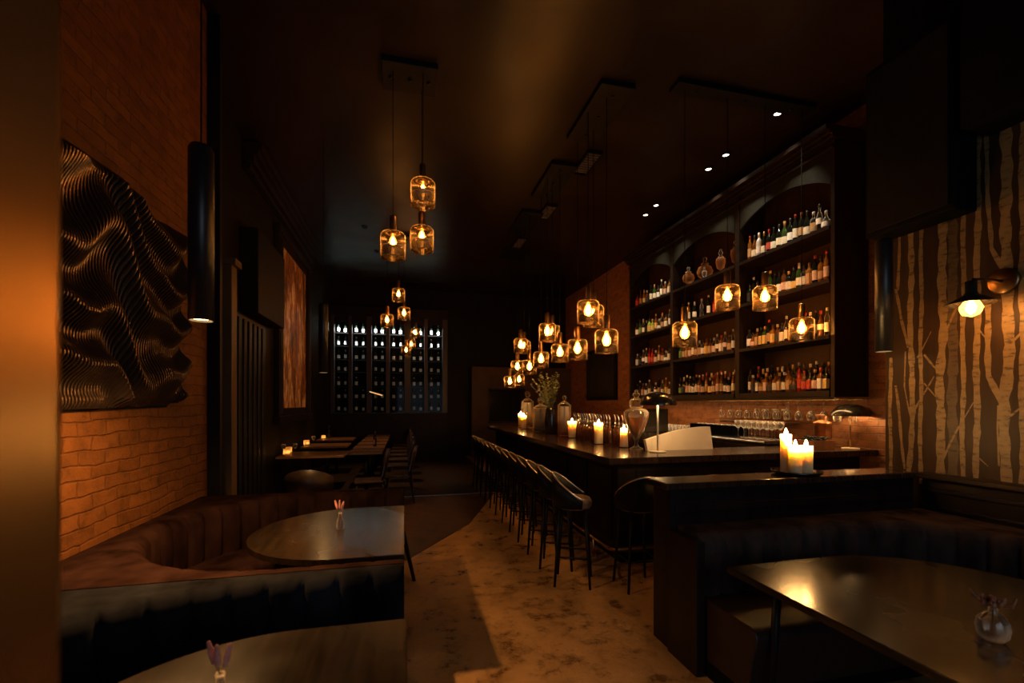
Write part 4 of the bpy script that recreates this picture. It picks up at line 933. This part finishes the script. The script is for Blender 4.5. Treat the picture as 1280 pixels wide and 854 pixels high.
for x0, y0, lb in ((2.55, 6.0, 'nearest slotted black ceiling vent right of the aisle'), (2.50, 7.7, 'middle slotted ceiling vent above the bar edge'), (2.40, 9.3, 'farthest square black ceiling vent above the bar')):
    v = thing('ceiling_vent', lb, 'vent', (x0, y0, CEIL-.05)); f = MB()
    f.box(-.11, -.09, -.3, .3, 0, .049).box(.09, .11, -.3, .3, 0, .049).box(-.09, .09, -.3, -.28, 0, .049).box(-.09, .09, .28, .3, 0, .049); f.build('frame', black, v)
    s_ = MB(); [s_.box(-.09, .09, -.27+k*.06, -.25+k*.06, .005, .03) for k in range(9)]; s_.build('louvres', steel if False else mat('vent_grey', (.10, .08, .07), .4), v)

# ------------------------------------------------------------ bar stools
def stool():
    root = thing('bar_stool', '', 'stool')      # faces +X
    MB().lathe([(0, .68), (.15, .68), (.165, .70), (.168, .745), (.155, .77), (.10, .778), (0, .78)], 24).build('seat', seatm, root)
    # tub back hoop
    r = .175; n = 28; th = .014; m_ = MB(); rows = []
    def top(t): return .775+.215*(math.sin(PI*t)**1.25)
    for i in range(n+1):
        t = i/n; a = R(62)+t*R(236)   # opens to +X
        ca, sa = math.cos(a), math.sin(a); zt = top(t); rows.append([m_.b.verts.new(p) for p in ((r*ca, r*sa, .70), ((r+.012)*ca, (r+.012)*sa, zt), ((r+.012+th)*ca, (r+.012+th)*sa, zt), ((r+th)*ca, (r+th)*sa, .70))])
    for a, b_ in zip(rows, rows[1:]):
        for k in range(4): f = m_.b.faces.new((a[k], a[(k+1) % 4], b_[(k+1) % 4], b_[k])); f.smooth = k in (0, 2)
    m_.b.faces.new(rows[0]); m_.b.faces.new(rows[-1]); m_.build('tub_back', stoolm, root)
    pts = [((r+.019)*math.cos(R(62)+i/n*R(236)), (r+.019)*math.sin(R(62)+i/n*R(236)), top(i/n)+.004) for i in range(n+1)]
    MB().tube(pts, .0085, 8).build('rim', chrome_d, root)
    for sx in (-1, 1):
        for sy in (-1, 1): MB().tube([(sx*.11, sy*.11, .69), (sx*.155, sy*.155, 0)], [.016, .011], 8).build('leg', black, root)
    k = .138; MB().tube([(-k, -k, .26), (k, -k, .26), (k, k, .26), (-k, k, .26)], .009, 8, close=True).build('foot_ring', black, root)
    return root
stl = stool()
SY = [3.84, 4.28, 4.72, 5.16, 5.60, 6.04, 6.48, 6.92, 7.36, 7.80, 8.25, 8.72]
for i, y in enumerate(SY):
    place(stl, USED, (1.50, y, 0), -.42+rnd.uniform(-.06, .06), f'dark tub-back bar stool, {ORD[i+1]} along the bar counting away from the camera', 'bar stools along the aisle side of the bar')
place(stl, USED, (2.02, 3.62, 0), PI/2-.05, 'dark tub-back bar stool at the near corner of the bar', 'bar stools along the near end of the bar')
place(stl, USED, (2.62, 3.60, 0), PI/2+.05, 'dark tub-back bar stool in the gap between partition and bar', 'bar stools along the near end of the bar')

# ------------------------------------------------------------ far dining area
def chair():
    root = thing('dining_chair', '', 'chair')     # faces -X (back at +X)
    MB().box(-.21, .2, -.21, .21, .43, .465, bev=.012).build('seat', chairm, root)
    m_ = MB(); rows = []
    for i in range(9):
        t = i/8; yv = -.2+.4*t; xo = .17+.05*math.sin(PI*t); rows.append([m_.b.verts.new(p) for p in ((xo, yv, .52), (xo+.06, yv*.96, .78), (xo+.09, yv*.85, .925), (xo+.108, yv*.85, .92), (xo+.078, yv*.96, .78), (xo+.018, yv, .52))])
    for a, b_ in zip(rows, rows[1:]):
        for k in range(6): f = m_.b.faces.new((a[k], a[(k+1) % 6], b_[(k+1) % 6], b_[k])); f.smooth = True
    m_.b.faces.new(rows[0]); m_.b.faces.new(rows[-1]); m_.build('backrest', chairm, root)
    for sy in (-1, 1):
        MB().tube([(.18, sy*.18, .455), (.26, sy*.2, 0)], [.015, .011], 8).tube([(.17, sy*.19, .44), (.24, sy*.18, .72)], [.012, .010], 8).build('rear_leg', black, root)
        MB().tube([(-.17, sy*.18, .44), (-.22, sy*.2, 0)], [.015, .011], 8).build('front_leg', black, root)
    return root
ch = chair()
for i, y in enumerate((7.65, 8.9, 9.8, 10.65, 11.5, 12.4, 13.3)):
    place(ch, USED, (-.10, y, 0), .0, f'dark bent-ply dining chair, {ORD[i+1]} back along the aisle edge', 'dining chairs on the aisle side')
place(ch, USED, (-.52, 7.2, 0), .1, 'dark dining chair standing alone just behind the middle booth')
def dtab(label, loc, lx, ly, zt=.75):
    root = thing('dining_table', label, 'table', loc, group=None)
    MB().box(-lx, lx, -ly, ly, zt-.035, zt, bev=.004).build('tabletop', mat('dining_oak', (.16, .075, .03), .3, var=.35, scale=6, stretch=(1, 8, 1)), root)
    MB().tube([(0, 0, .02), (0, 0, zt-.035)], .035, 12).build('pedestal', black, root)
    MB().box(-.25, .25, -.03, .03, 0, .025, bev=.004).box(-.03, .03, -.25, .25, 0, .025, bev=.004).build('foot', black, root); return root
for i, y in enumerate((8.65, 9.55, 10.4, 11.3, 12.2, 13.1)):
    dtab(f'dark dining table, {ORD[i+1]} in the row beside the aisle chairs', (-.68, y, 0), .30, .30)
dtab('candlelit dining table nearest the far left wall, behind the hoop-backed chair', (-1.43, 7.95, 0), .5, .38, .80)
dtab('second candlelit dining table along the far left wall', (-1.5, 9.6, 0), .42, .38, .80)
dtab('third candlelit dining table along the far left wall', (-1.55, 11.3, 0), .40, .38, .80)
def tealight(label, loc, r=.045, h=.10):
    root = thing('candle_holder', label, 'candle', loc)
    MB().lathe([(0, 0), (r*.9, 0), (r, .01), (r, h), (r*.95, h), (r*.93, .012), (0, .008)], 18).build('cup', mat('frosted_cup', (.75, .6, .42), .5) if False else glassy('frosted_cup_glass', (.9, .8, .65), .2, .45, (1, .75, .45)), root)
    MB().lathe([(0, .014), (r*.7, .014), (r*.7, h*.4), (0, h*.4)], 14).build('wax', waxm, root)
    MB().lathe([(.0005, h*.42), (.010, h*.5), (.011, h*.6), (.006, h*.75), (.0005, h*.9)], 8).build('flame', emis('tealight_flame', (1, .52, .18), 60), root)
    return root
tealight('glowing candle cup on the nearest candlelit table', (-1.80, 7.72, .8005), .055, .11)
tealight('glowing candle cup on the second candlelit table', (-1.86, 9.5, .8005), .055, .11)
tealight('small glowing candle cup on the third candlelit table', (-1.83, 11.2, .8005), .05, .09)
tealight('glowing candle cup behind a glass at the wall end of the nearest candlelit table', (-1.87, 8.15, .8005), .05, .1)
gw = stem_glass()
for x, y, l in ((-1.72, 7.92, 'stemmed glass beside the candle on the nearest candlelit table'), (-1.88, 7.85, 'stemmed glass nearest the wall on the nearest candlelit table'), (-1.76, 9.65, 'stemmed glass on the second candlelit table')):
    place(gw, USED, (x, y, .8005), 0, l, 'stemmed glasses on dining tables')
put_bottle((W_, 'dark', 'black', 'black'), (-1.74, 11.4, .8005), 'on the third candlelit table', 'bottles on dining tables')
put_bottle((W_, 'dark', 'tan', 'brown'), (-.58, 9.6, .7505), 'upright on a row table by the aisle', 'bottles on dining tables')
# hoop-backed tub chair behind the booth
tc = thing('tub_chair', 'low hoop-backed tub chair behind the middle booth', 'chair', (-1.25, 6.6, 0))
m_ = MB(); rows = []; n = 24
for i in range(n+1):
    a = PI+PI*i/n; t = i/n; zt = .58+.18*math.sin(PI*t)
    rows.append([m_.b.verts.new((rr_*math.cos(a), rr_*math.sin(a), z)) for rr_, z in ((.27, .38), (.29, zt), (.315, zt), (.295, .38))])
for a, b_ in zip(rows, rows[1:]):
    for k in range(4): f = m_.b.faces.new((a[k], a[(k+1) % 4], b_[(k+1) % 4], b_[k])); f.smooth = k in (0, 2)
m_.b.faces.new(rows[0]); m_.b.faces.new(rows[-1]); m_.build('hoop_back', mat('tan_tub', (.03, .017, .010), .45), tc)
MB().lathe([(0, .36), (.25, .36), (.265, .40), (.25, .44), (0, .445)], 24).build('seat', stoolm, tc)
for sx in (-1, 1):
    for sy in (-1, 1): MB().tube([(sx*.17, sy*.17, .37), (sx*.23, sy*.23, 0)], [.014, .01], 8).build('leg', brass, tc)
# reading lamp on the far host stand
rl_ = thing('bar_lamp', 'slim brass picture-style lamp on a stand before the wine cabinet', 'lamp', (-.78, 13.45, 0))
MB().lathe([(0, 0), (.12, 0), (.12, .02), (.015, .03), (0, .03)], 20).tube([(0, 0, .03), (0, 0, 1.93)], .010, 8).build('stand', black, rl_)
MB().tube([(-.20, 0, 1.99), (.20, 0, 1.87)], .022, 10).build('shade', brass, rl_)
MB().tube([(-.18, -.012, 1.972), (.18, -.012, 1.862)], .014, 8).build('glow_strip', bar_em, rl_)

# ------------------------------------------------------------ wine cabinet
wc = thing('wine_cabinet', 'wall-to-wall glass-fronted wine cabinet lit from above on the back wall', 'cabinet', (-2.04, 13.62, 0))
COLS = [(-1.94, -1.56), (-1.46, -1.06), (-.92, -.52), (-.41, .01), (.19, .59), (.69, 1.13)]; CR = [3.68, 3.30, 2.91, 2.55, 2.13, 1.76, 1.39]; X0 = -2.04
cabw = mat('cabinet_wood', (.008, .005, .004), .5, spec=.15, var=.3)
k = MB(); k.box(0, 3.32, .02, .36, 0, 1.35).box(0, 3.32, .34, .37, 1.35, 4.3).box(0, 3.32, 0, .36, 4.16, 4.45, bev=.01)
k.build('carcass', cabw, wc)
edges = [0]+[c for p in COLS for c in (p[0]-X0, p[1]-X0)]+[3.32]
for i in range(0, len(edges), 2):
    MB().box(edges[i], edges[i+1], 0, .34, 1.35, 4.16, bev=.005).build('mullion', mat('mullion_brown', (.016, .009, .006), .5, var=.25), wc)
for a, b_ in COLS:
    a -= X0; b_ -= X0
    h = MB(); N = 12
    for i in range(N):
        t0, t1 = i/N, (i+1)/N; z0, z1 = 3.90+.10*math.sin(PI*t0), 3.90+.10*math.sin(PI*t1)
        h.quad([(a+(b_-a)*t0, .01, z0), (a+(b_-a)*t1, .01, z1), (a+(b_-a)*t1, .01, 4.17), (a+(b_-a)*t0, .01, 4.17)]).quad([(a+(b_-a)*t0, .01, z0), (a+(b_-a)*t1, .01, z1), (a+(b_-a)*t1, .03, z1), (a+(b_-a)*t0, .03, z0)])
    h.build('arched_head', cabw, wc)
    for z in CR: MB().box(a+.001, b_-.001, .11, .33, z-.02, z).build('shelf', cabw, wc)
    d = MB().box(a+.001, b_-.001, .012, .018, 1.36, 4.15).build('glass_door', cabglass, wc)
    MB().box(a+.08, b_-.08, -.004, .02, .18, 1.2, bev=.004).build('lower_panel', cabw, wc)
    light('AREA', 'cabinet_light', (a+X0+(b_-a)/2, 13.62+.05, 4.0), 34.0, (.92, .97, 1), (R(9), 0, 0), .28, .04, spread=75)
WB = [(W_, 'dark', 'white', 'black'), (Bg, 'dark', 'white', 'black'), (Gn, 'dark', 'white', 'silver')]
CN = ['first', 'second', 'third', 'fourth', 'fifth', 'sixth']; RN = ['top', 'second', 'third', 'fourth', 'fifth', 'sixth', 'bottom']
for ci, (a, b_) in enumerate(COLS):
    for ri, z in enumerate(CR):
        for s_ in (0, 1):
            if ci == 1 and s_ == 1 and ri in (3, 4): continue
            x = a+(b_-a)*(.26 if s_ == 0 else .74)
            o = put_bottle(WB[(ci*3+ri*2+s_) % 3], (x, 13.62+.19, z+.001), f"{('left', 'right')[s_]} in cabinet column {CN[ci]}, {RN[ri]} row", 'bottles in the wine cabinet', PI/2+rnd.uniform(-.2, .2), 1.08)
# ------------------------------------------------------------ far right: pass-through wall, framed mirror
fwall = MB(); fwall.box(2.0, XR-.001, 13.5, 13.99, 0, 1.05).box(2.0, XR-.001, 13.5, 13.99, 2.08, 2.75).box(2.0, 2.52, 13.5, 13.99, 1.05, 2.08).box(3.65, XR-.001, 13.5, 13.99, 1.05, 2.08)
struct('wall_back_passage', fwall, plaster2)
wfm_ = MB(); wfm_.box(2.50, 2.54, 13.46, 13.60, 1.03, 2.10).box(3.63, 3.67, 13.46, 13.60, 1.03, 2.10).box(2.50, 3.67, 13.46, 13.6, 2.06, 2.10).box(2.50, 3.67, 13.46, 13.6, 1.03, 1.07).box(2.54, 2.60, 13.5, 13.53, 1.55, 1.575)
struct('window_2', wfm_, black)
pl = light('POINT', 'kitchen_glow', (2.68, 13.8, 1.75), .35, (1, .5, .18), size=.05)
mr_ = thing('framed_mirror', 'large black-framed dark panel on the brick wall beyond the shelving', 'mirror', (XR-.002, 11.2, 1.72))
MB().box(-.06, 0, -.93, -.83, 0, 1.4, bev=.006).box(-.06, 0, .83, .93, 0, 1.4, bev=.006).box(-.06, 0, -.83, .83, 0, .1, bev=.006).box(-.06, 0, -.83, .83, 1.3, 1.4, bev=.006).build('frame', black, mr_)
MB().box(-.02, -.002, -.83, .83, .1, 1.3).build('dark_pane', mat('smoked_mirror', (.03, .025, .02), .12, spec=.6, var=.1), mr_)
# speaker / dark wall above bar unit to ceiling stays brick
# drop unused prototypes
for o in [o for o in bpy.data.objects if o.type == 'EMPTY' and o.parent is None and o.get('label') == '']:
    for c in kids(o): bpy.data.objects.remove(c)
    bpy.data.objects.remove(o)
bpy.context.view_layer.update()
